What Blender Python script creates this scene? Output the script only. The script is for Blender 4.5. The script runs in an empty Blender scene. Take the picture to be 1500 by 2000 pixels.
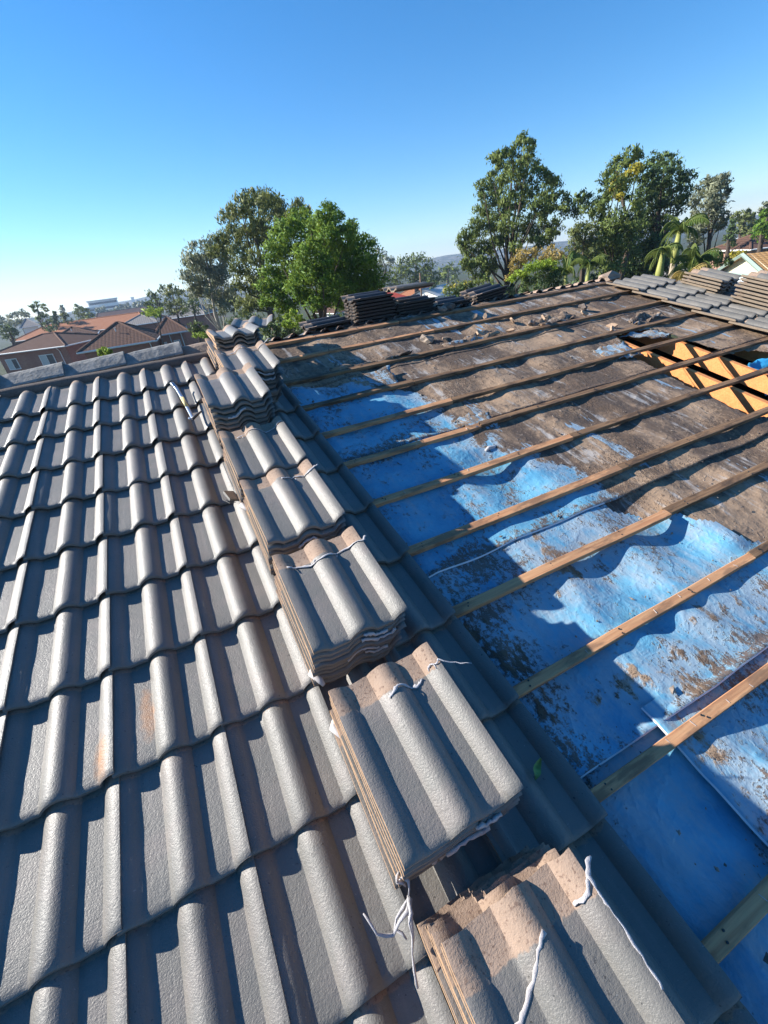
import bpy, bmesh, math, random
import numpy as np
from mathutils import Matrix, Vector, Quaternion

rnd = random.Random(7)
rng = np.random.default_rng(7)
sc = bpy.context.scene
C = sc.collection
PI = math.pi

# ------------------------------------------------------------------ camera
PITCH = math.radians(15.0)
H = 7.0                                    # height of the roof origin above the ground
ROOF = Matrix.Translation((0, 0, H)) @ Matrix.Rotation(PITCH, 4, 'X')
F = 831.03                                 # focal length in photo pixels (1500 x 2000)
CAM = Vector((0.505321, -0.324015, 1.347607))
_r = Vector((2.26940675, -0.547852353, 0.235740951))
RM = Matrix.Rotation(_r.length, 3, _r.normalized())      # rows: right, down, forward in roof space
_c = Matrix((RM[0], -RM[1], -RM[2])).transposed().to_4x4()
_c.translation = CAM
cam_data = bpy.data.cameras.new('camera')
cam = bpy.data.objects.new('camera', cam_data)
C.objects.link(cam)
cam.matrix_world = ROOF @ _c
cam_data.sensor_fit = 'VERTICAL'
cam_data.sensor_height = 36.0
cam_data.lens = 36.0 * F / 2000.0
cam_data.clip_start = 0.02
cam_data.clip_end = 8000
sc.camera = cam
EYE = ROOF @ CAM

def ray(px, py):
    d = RM.transposed() @ Vector(((px - 750) / F, (py - 1000) / F, 1.0))
    return ROOF.to_3x3() @ d
def at(px, py, dist):                      # world point seen at a photo pixel, at a horizontal distance
    d = ray(px, py)
    return EYE + d * (dist / math.hypot(d.x, d.y))
def on_z(px, py, z):
    d = ray(px, py)
    return EYE + d * ((z - EYE.z) / d.z)
def depth(p):
    return (cam.matrix_world.inverted() @ p).z * -1

# ------------------------------------------------------------------ sun, sky, exposure
SUN_R = Vector((-2.1, 1.8, 1.0)).normalized()
SUN = (ROOF.to_3x3() @ SUN_R).normalized()
SUN_EL = math.asin(SUN.z)
SUN_AZ = math.atan2(SUN.x, SUN.y)
world = bpy.data.worlds.new('World')
sc.world = world
world.use_nodes = True
wn = world.node_tree.nodes
wl = world.node_tree.links
sky = wn.new('ShaderNodeTexSky')
sky.sky_type = 'NISHITA'
sky.sun_disc = False
sky.sun_elevation = SUN_EL
sky.sun_rotation = SUN_AZ
sky.altitude = 0
sky.air_density = 1.0
sky.dust_density = 0.0
sky.ozone_density = 5.0
hsv = wn.new('ShaderNodeHueSaturation')
hsv.inputs['Saturation'].default_value = 1.26
wl.new(sky.outputs[0], hsv.inputs['Color'])
wl.new(hsv.outputs[0], wn['Background'].inputs[0])
wn['Background'].inputs[1].default_value = 0.077
sun_data = bpy.data.lights.new('sun', 'SUN')
sun_data.energy = 4.7
sun_data.angle = math.radians(0.5)
sun_data.color = (1.0, 0.95, 0.87)
sun = bpy.data.objects.new('sun', sun_data)
C.objects.link(sun)
sun.rotation_mode = 'QUATERNION'
sun.rotation_quaternion = SUN.to_track_quat('Z', 'Y')
sun.location = (-20, 20, 40)
sc.view_settings.view_transform = 'Standard'
sc.view_settings.look = 'None'
sc.view_settings.exposure = 1.34
sc.view_settings.gamma = 1
sc.view_settings.use_curve_mapping = False

# ------------------------------------------------------------------ helpers
def tag(o, label=None, cat=None, group=None, kind=None):
    if label: o['label'] = label
    if cat: o['category'] = cat
    if group: o['group'] = group
    if kind: o['kind'] = kind
    return o
def put(o, M=None, parent=None):           # M is the world matrix
    C.objects.link(o)
    if M is None: M = Matrix.Identity(4)
    if parent is not None:
        o.parent = parent
        M = parent['_mw_inv'] @ M if False else WORLD_INV[parent.name] @ M
    o.matrix_basis = M
    return o
WORLD_INV = {}
def empty(name, loc=(0, 0, 0), rz=0.0):
    o = bpy.data.objects.new(name, None)
    o.empty_display_size = 0.3
    M = Matrix.Translation(loc) @ Matrix.Rotation(rz, 4, 'Z')
    C.objects.link(o)
    o.matrix_basis = M
    WORLD_INV[o.name] = M.inverted()
    return o
def reg(o, M):                             # let an object have children placed in world space
    WORLD_INV[o.name] = M.inverted()
    return o
def mesh(name, V, Fc, mats, fm=None, uv=None, smooth=False, attrs=None):
    me = bpy.data.meshes.new(name)
    V = np.asarray(V, dtype=np.float64).reshape(-1, 3)
    if isinstance(Fc, np.ndarray):
        n, k = Fc.shape
        me.vertices.add(len(V)); me.vertices.foreach_set('co', V.astype(np.float32).ravel())
        me.loops.add(n * k); me.loops.foreach_set('vertex_index', Fc.astype(np.int32).ravel())
        me.polygons.add(n); me.polygons.foreach_set('loop_start', np.arange(0, n * k, k, dtype=np.int32))
        me.update(calc_edges=True)
    else:
        me.from_pydata([tuple(v) for v in V], [], [tuple(f) for f in Fc])
    for m in (mats if isinstance(mats, (list, tuple)) else [mats]):
        me.materials.append(m)
    if fm is not None:
        me.polygons.foreach_set('material_index', np.asarray(fm, dtype=np.int32))
    if uv is not None:                     # per-vertex uv
        lay = me.uv_layers.new(name='UVMap')
        li = np.zeros(len(me.loops), dtype=np.int32)
        me.loops.foreach_get('vertex_index', li)
        lay.data.foreach_set('uv', np.asarray(uv, dtype=np.float32)[li].ravel())
    if attrs:
        for k, a in attrs.items():
            at_ = me.attributes.new(k, 'FLOAT', 'POINT')
            at_.data.foreach_set('value', np.asarray(a, dtype=np.float32))
    me.polygons.foreach_set('use_smooth', np.full(len(me.polygons), bool(smooth)))
    me.update()
    return me
def obj(name, me, M=None, parent=None):
    return put(bpy.data.objects.new(name, me), M, parent)
class MB:                                  # collects simple shapes into one mesh
    def __init__(s): s.V = []; s.F = []; s.m = []
    def add(s, V, Fc, mi=0):
        b = len(s.V); s.V += [tuple(v) for v in V]
        for f in Fc: s.F.append(tuple(i + b for i in f)); s.m.append(mi)
    def box(s, c, size, M=None, mi=0, taper=1.0):
        x, y, z = size[0] / 2, size[1] / 2, size[2] / 2
        P = [Vector((sx * x * (taper if sz > 0 else 1), sy * y * (taper if sz > 0 else 1), sz * z)) for sz in (-1, 1) for sy in (-1, 1) for sx in (-1, 1)]
        P = [(M @ p if M else p) + Vector(c) for p in P]
        s.add(P, [(0, 2, 3, 1), (4, 5, 7, 6), (0, 1, 5, 4), (2, 6, 7, 3), (0, 4, 6, 2), (1, 3, 7, 5)], mi)
    def tube(s, pts, radii, n=6, mi=0, flat=1.0):
        b = len(s.V); pts = [Vector(p) for p in pts]; N = len(pts)
        up = Vector((0.31, 0.17, 0.93))
        for i, p in enumerate(pts):
            t = (pts[min(i + 1, N - 1)] - pts[max(i - 1, 0)])
            t = t.normalized() if t.length > 1e-9 else Vector((0, 0, 1))
            a = t.cross(up)
            if a.length < 1e-3: a = t.cross(Vector((1, 0, 0)))
            a.normalize(); c = a.cross(t)
            r = radii[i] if isinstance(radii, (list, tuple)) else radii
            for k in range(n):
                an = 2 * PI * k / n
                s.V.append(tuple(p + a * math.cos(an) * r + c * math.sin(an) * r * flat))
        for i in range(N - 1):
            for k in range(n):
                k2 = (k + 1) % n
                s.F.append((b + i * n + k, b + i * n + k2, b + (i + 1) * n + k2, b + (i + 1) * n + k)); s.m.append(mi)
        s.F.append(tuple(b + k for k in range(n))[::-1]); s.m.append(mi)
        s.F.append(tuple(b + (N - 1) * n + k for k in range(n))); s.m.append(mi)
    def build(s, name, mats, smooth=False):
        return mesh(name, s.V, s.F, mats, s.m, smooth=smooth)
def fbm(x, y, seed=0, octs=4):             # cheap smooth noise, about -1..1
    r = np.random.default_rng(seed); o = np.zeros_like(x); a = 1.0; f = 1.0; tot = 0
    for _ in range(octs):
        for _ in range(3):
            th = r.uniform(0, 2 * PI); ph = r.uniform(0, 2 * PI)
            o = o + a * np.sin((x * math.cos(th) + y * math.sin(th)) * f * 2 * PI + ph + 1.3 * np.sin(x * f * 2.3 + y * f * 1.7 + ph)) / 3
        tot += a; a *= 0.55; f *= 2.03
    return o / tot * 1.6
def sstep(a, b, x):
    t = np.clip((x - a) / (b - a), 0, 1); return t * t * (3 - 2 * t)

# ------------------------------------------------------------------ node helper
class NT:
    def __init__(s, name, rough=0.7, spec=0.3):
        s.m = bpy.data.materials.new(name); s.m.use_nodes = True
        s.t = s.m.node_tree; s.b = s.t.nodes['Principled BSDF']; s.out = s.t.nodes['Material Output']
        s.b.inputs['Roughness'].default_value = rough
        s.b.inputs['Specular IOR Level'].default_value = spec
    def n(s, typ, **kw):
        nd = s.t.nodes.new(typ)
        for k, v in kw.items(): setattr(nd, k, v)
        return nd
    def l(s, a, b): s.t.links.new(a, b)
    def set(s, nd, i, v):
        if hasattr(v, 'is_output') or isinstance(v, bpy.types.NodeSocket): s.l(v, nd.inputs[i])
        elif isinstance(v, tuple) and len(v) == 3 and nd.inputs[i].type == 'RGBA': nd.inputs[i].default_value = (*v, 1)
        else: nd.inputs[i].default_value = v
    def math(s, op, a, b=0.0, c=None, clamp=False):
        nd = s.n('ShaderNodeMath', operation=op); nd.use_clamp = clamp
        s.set(nd, 0, a); s.set(nd, 1, b)
        if c is not None: s.set(nd, 2, c)
        return nd.outputs[0]
    def mix(s, f, a, b, mode='MIX'):
        nd = s.n('ShaderNodeMix', data_type='RGBA', blend_type=mode)
        s.set(nd, 0, f); s.set(nd, 6, a); s.set(nd, 7, b)
        return nd.outputs[2]
    def ss(s, x, a, b):
        nd = s.n('ShaderNodeMapRange', interpolation_type='SMOOTHSTEP')
        s.set(nd, 0, x); nd.inputs[1].default_value = a; nd.inputs[2].default_value = b
        return nd.outputs[0]
    def noise(s, vec, scale, detail=4, rough=0.55):
        nd = s.n('ShaderNodeTexNoise'); s.l(vec, nd.inputs['Vector'])
        nd.inputs['Scale'].default_value = scale; nd.inputs['Detail'].default_value = detail; nd.inputs['Roughness'].default_value = rough
        return nd.outputs[0]
    def coord(s, which='Object', scale=None, jitter=False):
        tc = s.n('ShaderNodeTexCoord').outputs[which]
        if scale is not None:
            mp = s.n('ShaderNodeMapping'); s.l(tc, mp.inputs[0]); mp.inputs['Scale'].default_value = scale; tc = mp.outputs[0]
        if jitter:
            oi = s.n('ShaderNodeObjectInfo').outputs['Random']
            v = s.n('ShaderNodeVectorMath', operation='MULTIPLY_ADD')
            cmb = s.n('ShaderNodeCombineXYZ')
            for i in range(3): s.l(oi, cmb.inputs[i])
            s.l(cmb.outputs[0], v.inputs[0]); v.inputs[1].default_value = (53.1, 37.7, 91.3); s.l(tc, v.inputs[2]); tc = v.outputs[0]
        return tc
    def bump(s, h, dist, strength=1.0, prev=None):
        nd = s.n('ShaderNodeBump'); nd.inputs['Distance'].default_value = dist; nd.inputs['Strength'].default_value = strength
        s.l(h, nd.inputs['Height'])
        if prev is not None: s.l(prev, nd.inputs['Normal'])
        s.l(nd.outputs[0], s.b.inputs['Normal']); return nd.outputs[0]
    def col(s, v): s.set(s.b, 'Base Color', v)
    def rough(s, v): s.set(s.b, 'Roughness', v)

def plain(name, c, rough=0.7, spec=0.3, var=0.15, scale=6.0, bump=0.0):
    t = NT(name, rough, spec); co = t.coord('Object', jitter=True)
    nz = t.noise(co, scale)
    t.col(t.mix(nz, tuple(x * (1 - var) for x in c), tuple(min(1, x * (1 + var)) for x in c)))
    if bump: t.bump(t.noise(co, scale * 6), bump)
    return t.m

def tile_material(name, stain=None, base=(0.160, 0.152, 0.136), worn=(0.188, 0.167, 0.150), bare_from=0.340):
    t = NT(name, 0.5, 0.5)
    co = t.coord('Object', jitter=True)
    sep = t.n('ShaderNodeSeparateXYZ'); t.l(t.n('ShaderNodeUVMap').outputs[0], sep.inputs[0])
    s_, y_ = sep.outputs[0], sep.outputs[1]
    rndo = t.n('ShaderNodeObjectInfo').outputs['Random']
    big = t.noise(co, 9, 4)
    fine = t.noise(co, 210, 2, 0.6)
    mid = t.noise(co, 45, 3)
    c = t.mix(t.ss(big, 0.42, 0.66), base, worn)
    c = t.mix(t.math('MULTIPLY', rndo, 0.45), c, tuple(x * 0.78 for x in base))
    sp = t.noise(co, 95, 2, 0.5)
    c = t.mix(t.math('MULTIPLY', t.ss(sp, 0.70, 0.76), 0.75), c, (0.03, 0.028, 0.026))   # grit and small dirt spots
    streak = t.noise(t.coord('Object', (26, 2.5, 10), jitter=True), 1.0, 4, 0.6)
    c = t.mix(t.math('MULTIPLY', t.ss(streak, 0.52, 0.70), 0.35), c, tuple(x * 1.25 for x in worn))
    lich = t.noise(co, 30, 5, 0.7)
    c = t.mix(t.math('MULTIPLY', t.ss(lich, 0.60, 0.70), 0.35), c, (0.11, 0.095, 0.08))
    c = t.mix(t.math('MULTIPLY', t.ss(t.noise(co, 160, 2, 0.5), 0.70, 0.78), 0.5), c, (0.42, 0.40, 0.36))
    if stain:
        sx, sy, rx, ry = stain
        dx = t.math('DIVIDE', t.math('SUBTRACT', s_, sx), rx); dy = t.math('DIVIDE', t.math('SUBTRACT', y_, sy), ry)
        dd = t.math('ADD', t.math('POWER', t.math('ABSOLUTE', dx), 2.0), t.math('POWER', t.math('ABSOLUTE', dy), 2.0))
        mk = t.math('ADD', t.math('SUBTRACT', 1.0, dd), t.math('MULTIPLY', t.math('SUBTRACT', t.noise(co, 40, 5), 0.5), 1.5))
        c = t.mix(t.math('MULTIPLY', t.ss(mk, 0.0, 1.3), 0.75), c, (0.36, 0.16, 0.055))
    edge = t.math('ADD', y_, t.math('MULTIPLY', t.math('SUBTRACT', mid, 0.5), 0.03))
    raw = t.ss(edge, bare_from, bare_from + 0.006)
    rc = t.mix(t.noise(co, 22, 5), (0.22, 0.150, 0.105), (0.38, 0.275, 0.205))
    rc = t.mix(t.ss(t.noise(co, 120, 3), 0.55, 0.7), rc, (0.17, 0.11, 0.08))
    c = t.mix(raw, c, rc)
    t.col(c)
    t.rough(t.math('ADD', t.math('MULTIPLY', raw, 0.45), t.math('ADD', 0.34, t.math('MULTIPLY', fine, 0.30))))
    nb = t.bump(t.noise(co, 60, 2), 0.0008, 1.0)
    t.bump(t.math('ADD', fine, t.math('MULTIPLY', t.noise(co, 520, 2), 0.5)), 0.0012, 1.0, nb)
    return t.m

M_TILE = tile_material('painted_tile')
M_RUST_A = tile_material('painted_tile_rust_a', (0.085, 0.16, 0.030, 0.11))
M_RUST_B = tile_material('painted_tile_rust_b', (0.262, 0.07, 0.030, 0.09))
M_TILE_SHADE = tile_material('shade_darkened_tile', None, (0.034, 0.034, 0.036), (0.052, 0.048, 0.046))  # shaded side of the ridge tiles put into a near-black colour
M_GREY = tile_material('faded_grey_tile', None, (0.135, 0.128, 0.115), (0.18, 0.165, 0.145))
def raw_concrete(name, a, b):
    t = NT(name, 0.9, 0.15); co = t.coord('Object', jitter=True)
    c = t.mix(t.noise(co, 30, 5), a, b)
    c = t.mix(t.ss(t.noise(co, 110, 3), 0.58, 0.72), c, tuple(x * 0.45 for x in a))
    t.col(c); t.bump(t.noise(co, 150, 4), 0.002); return t.m
M_RAW = raw_concrete('raw_concrete', (0.29, 0.195, 0.125), (0.47, 0.335, 0.235))
M_RAWEDGE = raw_concrete('raw_concrete_edge', (0.33, 0.20, 0.115), (0.50, 0.33, 0.20))
M_RAWDARK = raw_concrete('raw_concrete_dark', (0.10, 0.08, 0.07), (0.17, 0.14, 0.12))
M_MORTAR = raw_concrete('mortar', (0.20, 0.16, 0.13), (0.33, 0.27, 0.22))

def wood(name, a, b, stain, amt):
    t = NT(name, 0.75, 0.25)
    co = t.coord('Object', (1.2, 28, 28), jitter=True)
    g = t.noise(co, 3.0, 6, 0.65)
    c = t.mix(t.ss(g, 0.3, 0.7), a, b)
    co2 = t.coord('Object', (2.5, 9, 9), jitter=True)
    c = t.mix(t.math('MULTIPLY', t.ss(t.noise(co2, 2.2, 5, 0.6), 0.46, 0.62), amt), c, stain)
    t.col(c); t.bump(g, 0.0012); return t.m
M_BATTEN = wood('pine_batten', (0.44, 0.205, 0.10), (0.60, 0.33, 0.165), (0.13, 0.08, 0.055), 0.6)
M_BATTEN_OLD = wood('weathered_batten', (0.15, 0.085, 0.048), (0.30, 0.18, 0.095), (0.055, 0.038, 0.028), 0.75)
M_RAFTER = wood('rafter_timber', (0.60, 0.225, 0.075), (0.70, 0.30, 0.11), (0.46, 0.17, 0.06), 0.3)
M_SEAL = plain('white_sealant', (0.43, 0.41, 0.41), 0.6, 0.3, 0.30, 90, 0.0016)
M_SEALD = plain('grimy_sealant', (0.46, 0.42, 0.40), 0.6, 0.3, 0.25, 60, 0.0008)

def foil():
    t = NT('blue_roof_foil', 0.5, 0.4)
    uvn = t.n('ShaderNodeUVMap').outputs[0]
    def mapped(x, y, ox=0.0):
        mp = t.n('ShaderNodeMapping'); t.l(uvn, mp.inputs[0]); mp.inputs['Scale'].default_value = (x, y, 1); mp.inputs['Location'].default_value = (ox, ox * .7, 0); return mp.outputs[0]
    st = t.noise(mapped(7.0, 1.1), 1.0, 5, 0.6)                 # streaks running down the slope
    st2 = t.noise(mapped(16.0, 2.2, 3.7), 1.0, 5, 0.65)
    patch = t.noise(uvn, 3.4, 5, 0.62)
    blot = t.noise(mapped(1, 1, 9.1), 9.0, 5, 0.68)
    fine = t.noise(mapped(44, 26, 1.3), 1.0, 5, 0.72)
    spk = t.noise(uvn, 150, 3, 0.6)
    at_ = t.n('ShaderNodeAttribute', attribute_name='dirt').outputs['Fac']
    base = t.mix(t.ss(patch, 0.35, 0.65), (0.080, 0.26, 0.41), (0.145, 0.37, 0.51))
    film = t.math('MULTIPLY', t.ss(t.math('ADD', t.math('ADD', t.math('MULTIPLY', st2, .5), t.math('MULTIPLY', blot, .5)), t.math('MULTIPLY', at_, 0.30)), 0.46, 0.66), 0.80)
    c = t.mix(film, base, (0.30, 0.36, 0.41))                   # chalky grey film
    m = lambda x, k: t.math('MULTIPLY', t.math('SUBTRACT', x, 0.5), k)
    lvl = t.math('ADD', t.math('MULTIPLY', at_, 1.0), m(st, 1.25))
    lvl = t.math('SUBTRACT', lvl, t.math('MULTIPLY', t.ss(t.noise(mapped(5.0, 0.9, 12.4), 1.0, 5, 0.62), 0.57, 0.68), 0.9)); lvl = t.math('ADD', lvl, m(blot, 1.0)); lvl = t.math('ADD', lvl, m(fine, 0.55))
    d = t.ss(lvl, 0.44, 0.60)
    big = t.math('ADD', t.math('MULTIPLY', t.noise(mapped(3.2, 0.75, 6.3), 1.0, 5, 0.6), .7), t.math('MULTIPLY', blot, .3))
    br = t.mix(t.ss(big, 0.43, 0.57), (0.078, 0.048, 0.030), (0.31, 0.205, 0.125))
    br = t.mix(t.math('MULTIPLY', t.ss(fine, 0.55, 0.70), .6), br, (0.43, 0.33, 0.24))
    br = t.mix(t.math('MULTIPLY', t.ss(t.math('ADD', t.math('MULTIPLY', st2, .6), t.math('MULTIPLY', patch, .4)), 0.53, 0.62), 0.75), br, (0.40, 0.375, 0.35))
    br = t.mix(t.math('MULTIPLY', t.ss(t.math('ADD', t.math('MULTIPLY', blot, .6), t.math('MULTIPLY', fine, .4)), 0.44, 0.37), 0.8), br, (0.085, 0.058, 0.042))
    c = t.mix(t.math('MULTIPLY', d, 0.96), c, br)
    wet = t.n('ShaderNodeAttribute', attribute_name='grit').outputs['Fac']
    g = t.math('ADD', t.math('ADD', t.math('MULTIPLY', wet, 0.30), t.math('MULTIPLY', fine, 0.80)), t.math('ADD', t.math('MULTIPLY', spk, 0.35), m(blot, .5)))
    gd = t.ss(g, 0.765, 0.89)
    c = t.mix(t.math('MULTIPLY', gd, 0.92), c, t.mix(patch, (0.05, 0.033, 0.024), (0.20, 0.13, 0.085)))  # crumbs of dirt
    t.col(c)
    t.rough(t.math('ADD', 0.40, t.math('MULTIPLY', d, 0.5)))
    rg = t.math('ABSOLUTE', t.math('SUBTRACT', t.noise(uvn, 5.5, 3, 0.55), 0.5))
    rg2 = t.math('ABSOLUTE', t.math('SUBTRACT', t.noise(mapped(1, 1, 4.4), 13, 3, 0.55), 0.5))
    nb = t.bump(t.math('ADD', t.math('MULTIPLY', t.ss(rg, 0.05, 0.0), 0.7), t.math('MULTIPLY', t.ss(rg2, 0.06, 0.0), 0.35)), 0.0022, 0.7)
    nb = t.bump(t.noise(uvn, 14, 4, 0.6), 0.004, 0.8, nb)
    t.bump(t.math('ADD', fine, t.math('ADD', t.math('MULTIPLY', d, 0.6), gd)), 0.0028, 0.9, nb)
    return t.m
M_FOIL = foil()
M_HEM = plain('white_foil_hem', (0.62, 0.63, 0.66), 0.6, 0.3, 0.2, 12)
M_FOILCLEAN = plain('clean_blue_foil', (0.05, 0.36, 0.66), 0.4, 0.4, 0.15, 5, 0.004)

def brick(name, a, b, mortar):
    t = NT(name, 0.85, 0.2)
    uvn = t.n('ShaderNodeUVMap').outputs[0]
    nd = t.n('ShaderNodeTexBrick'); t.l(uvn, nd.inputs[0])
    nd.inputs['Scale'].default_value = 1.0; nd.inputs['Brick Width'].default_value = 0.24; nd.inputs['Row Height'].default_value = 0.086
    nd.inputs['Mortar Size'].default_value = 0.008
    nd.inputs[1].default_value = (*a, 1); nd.inputs[2].default_value = (*b, 1); nd.inputs[3].default_value = (*mortar, 1)
    c = t.mix(t.noise(uvn, 0.9, 4), nd.outputs[0], tuple(x * 0.7 for x in a))
    t.col(c); t.bump(nd.outputs['Fac'], 0.006, -0.6 if False else 0.6); return t.m
M_BRICK = brick('red_brown_brick', (0.30, 0.115, 0.066), (0.42, 0.18, 0.105), (0.32, 0.25, 0.2))
M_BRICKD = brick('dark_brick', (0.20, 0.10, 0.07), (0.28, 0.14, 0.09), (0.26, 0.2, 0.17))

def far_tiles(name, a, b):
    t = NT(name, 0.85, 0.08)
    uvn = t.n('ShaderNodeUVMap').outputs[0]
    sep = t.n('ShaderNodeSeparateXYZ'); t.l(uvn, sep.inputs[0])
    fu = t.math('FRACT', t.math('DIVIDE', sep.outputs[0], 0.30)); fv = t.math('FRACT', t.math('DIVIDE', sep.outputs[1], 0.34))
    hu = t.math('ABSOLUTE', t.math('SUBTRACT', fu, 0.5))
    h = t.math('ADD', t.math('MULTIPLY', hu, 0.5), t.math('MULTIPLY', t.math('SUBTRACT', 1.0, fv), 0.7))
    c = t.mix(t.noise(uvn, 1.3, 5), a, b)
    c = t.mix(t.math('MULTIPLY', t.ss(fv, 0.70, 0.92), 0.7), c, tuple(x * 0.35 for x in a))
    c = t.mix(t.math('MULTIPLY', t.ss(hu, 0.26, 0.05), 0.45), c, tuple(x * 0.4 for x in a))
    t.col(c); t.bump(h, 0.04, 1.0); return t.m
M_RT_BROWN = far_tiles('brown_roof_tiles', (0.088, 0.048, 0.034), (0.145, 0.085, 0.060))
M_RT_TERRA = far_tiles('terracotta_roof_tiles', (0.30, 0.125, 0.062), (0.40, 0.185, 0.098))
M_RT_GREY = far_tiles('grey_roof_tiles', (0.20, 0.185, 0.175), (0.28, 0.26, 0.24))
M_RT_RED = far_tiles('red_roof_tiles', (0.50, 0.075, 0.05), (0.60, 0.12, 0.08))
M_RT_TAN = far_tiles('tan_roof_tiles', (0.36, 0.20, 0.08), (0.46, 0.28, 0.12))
M_CREAM = plain('cream_boards', (0.62, 0.55, 0.40), 0.7, 0.2, 0.06, 2)
M_WHITE = plain('white_paint', (0.72, 0.71, 0.67), 0.6, 0.3, 0.08, 2)
M_GREENTRIM = plain('grey_green_trim', (0.26, 0.33, 0.28), 0.6, 0.3, 0.08, 2)
M_TIMBERBD = plain('brown_weatherboard', (0.30, 0.18, 0.125), 0.8, 0.2, 0.15, 3)
M_METALROOF = plain('pale_metal_roof', (0.50, 0.52, 0.53), 0.45, 0.4, 0.08, 1)
M_GLASS = NT('window_glass', 0.08, 0.6).m
M_GLASS.node_tree.nodes['Principled BSDF'].inputs['Base Color'].default_value = (0.05, 0.06, 0.065, 1)
M_CURTAIN = plain('pale_blind', (0.45, 0.47, 0.44), 0.8, 0.2, 0.1, 4)
M_DARK = plain('shade_dark_interior', (0.02, 0.018, 0.016), 0.9, 0.1)  # near-black colour stands in for the unlit roof void
M_STEEL = plain('worn_blue_steel', (0.40, 0.46, 0.54), 0.35, 0.6, 0.2, 30)
M_STEEL.node_tree.nodes['Principled BSDF'].inputs['Metallic'].default_value = 0.6
M_YELLOW = plain('yellow_sticker', (0.70, 0.58, 0.25), 0.5, 0.3, 0.15, 40)
M_IRON = plain('black_iron', (0.03, 0.03, 0.033), 0.45, 0.5, 0.2, 30)

# ------------------------------------------------------------------ the house under the camera
house = empty('tiled_house', (2.0, 1.0, 0.0))
tag(house, 'house with half stripped grey tiled roof, blue foil and battens laid bare', 'house')
GA = 0.3525                                # tile gauge
TW = 0.018
CW = -0.029                                # trough level at the nose; crests lie on w = 0
ROLLH = 0.029

def prof(s):
    z = 0.0015 * np.cos(s * 2 * PI / 0.15 + 0)
    for c, hh in ((-0.004, ROLLH - 0.0085), (0.148, ROLLH), (0.296, ROLLH)):
        x = np.abs(s - c); k = np.where(x < 0.0455, np.cos(np.clip(x / 0.0455, 0, 1) * PI / 2), 0)
        z = np.maximum(z, hh * k ** 0.78)
    return z
S_TILE = np.concatenate([[-0.012, -0.004], np.linspace(0.006, 0.05, 6), [0.07, 0.09], np.linspace(0.102, 0.194, 13), [0.21, 0.235], np.linspace(0.250, 0.299, 9)])
def tile_mesh(name, mats, ragged=0.0, seed=0, lo=False):
    r = np.random.default_rng(seed)
    S = S_TILE[::2] if lo else S_TILE
    Y = np.array([0, 0.42]) if lo else np.array([0, 0.003, 0.008, 0.02, 0.08, 0.15, 0.22, 0.29, 0.338, 0.350, 0.38, 0.41, 0.42])
    ns, ny = len(S), len(Y)
    ss, yy = np.meshgrid(S, Y)
    zz = prof(ss)
    if not lo:
        nose = np.clip(1 - yy / 0.02, 0, 1); zz = zz - 0.007 * nose ** 2.5
        zz = zz - 0.003 * sstep(0.338, 0.350, yy)
        zz = zz + 0.0012 * fbm(ss * 6, yy * 6, seed)
        edge = fbm(S * 9, S * 0 + seed, seed + 5, 4) * ragged
        yy = yy + np.where(yy > 0.40, edge[None, :], 0)
        rim = (S < -0.005).astype(float)
        ss = ss - rim[None, :] * 0.002 * fbm(yy * 12, yy * 0 + seed, seed + 9, 3) * (0.4 + ragged * 60)
    bot = prof(ss) - np.where(ss > 0.27, 0.0065, np.where(ss > 0.25, 0.0065 + (0.27 - ss) / 0.02 * (TW - 0.0065), TW))
    V = np.concatenate([np.stack([ss, yy, zz], -1).reshape(-1, 3), np.stack([ss, yy, bot], -1).reshape(-1, 3)])
    n = ns * ny
    Fc, fm = [], []
    for j in range(ny - 1):
        for i in range(ns - 1):
            a = j * ns + i
            Fc.append((a, a + 1, a + ns + 1, a + ns)); fm.append(0)
            Fc.append((n + a, n + a + ns, n + a + ns + 1, n + a + 1)); fm.append(2)
    for i in range(ns - 1):
        Fc.append((i, n + i, n + i + 1, i + 1)); fm.append(0)
        a = (ny - 1) * ns + i
        Fc.append((a, a + 1, n + a + 1, n + a)); fm.append(1)
    for j in range(ny - 1):
        a = j * ns
        Fc.append((a, a + ns, n + a + ns, n + a)); fm.append(1)
        a = j * ns + ns - 1
        Fc.append((a, n + a, n + a + ns, a + ns)); fm.append(0)
    me = mesh(name, V, Fc, mats, fm, uv=np.concatenate([np.stack([ss, yy], -1).reshape(-1, 2)] * 2), smooth=True)
    # flat shade the rims
    sm = np.array([m == 0 or m == 2 for m in fm])
    me.polygons.foreach_set('use_smooth', sm)
    try: me.set_sharp_from_angle(angle=math.radians(50))
    except Exception: pass
    return me
ME_TILE = tile_mesh('roof_tile', [M_TILE, M_RAW, M_RAWDARK])
ME_RUSTA = tile_mesh('roof_tile_rust_a', [M_RUST_A, M_RAW, M_RAWDARK])
ME_RUSTB = tile_mesh('roof_tile_rust_b', [M_RUST_B, M_RAW, M_RAWDARK])
ME_LOOSE = [tile_mesh('loose_tile_%d' % k, [M_TILE, M_RAWEDGE, M_RAWDARK], 0.0025, k + 20) for k in range(4)]
ME_ROUGH = [tile_mesh('rough_tile_%d' % k, [M_TILE, M_RAWEDGE, M_RAWDARK], 0.0045, k + 40) for k in range(3)]
M_RAW_SHADE = raw_concrete('shade_darkened_concrete', (0.035, 0.031, 0.029), (0.065, 0.058, 0.052))  # bare edges darkened in colour for the same shade
ME_TILE_SHADE = tile_mesh('shade_black_tile', [M_TILE_SHADE, M_RAW_SHADE, M_RAW_SHADE])
M_GREYTOP = tile_material('faded_grey_tile_full', None, (0.135, 0.128, 0.115), (0.18, 0.165, 0.145), 9.0)
M_RAWMID = raw_concrete('raw_concrete_mid', (0.17, 0.13, 0.095), (0.26, 0.205, 0.15))
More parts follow.
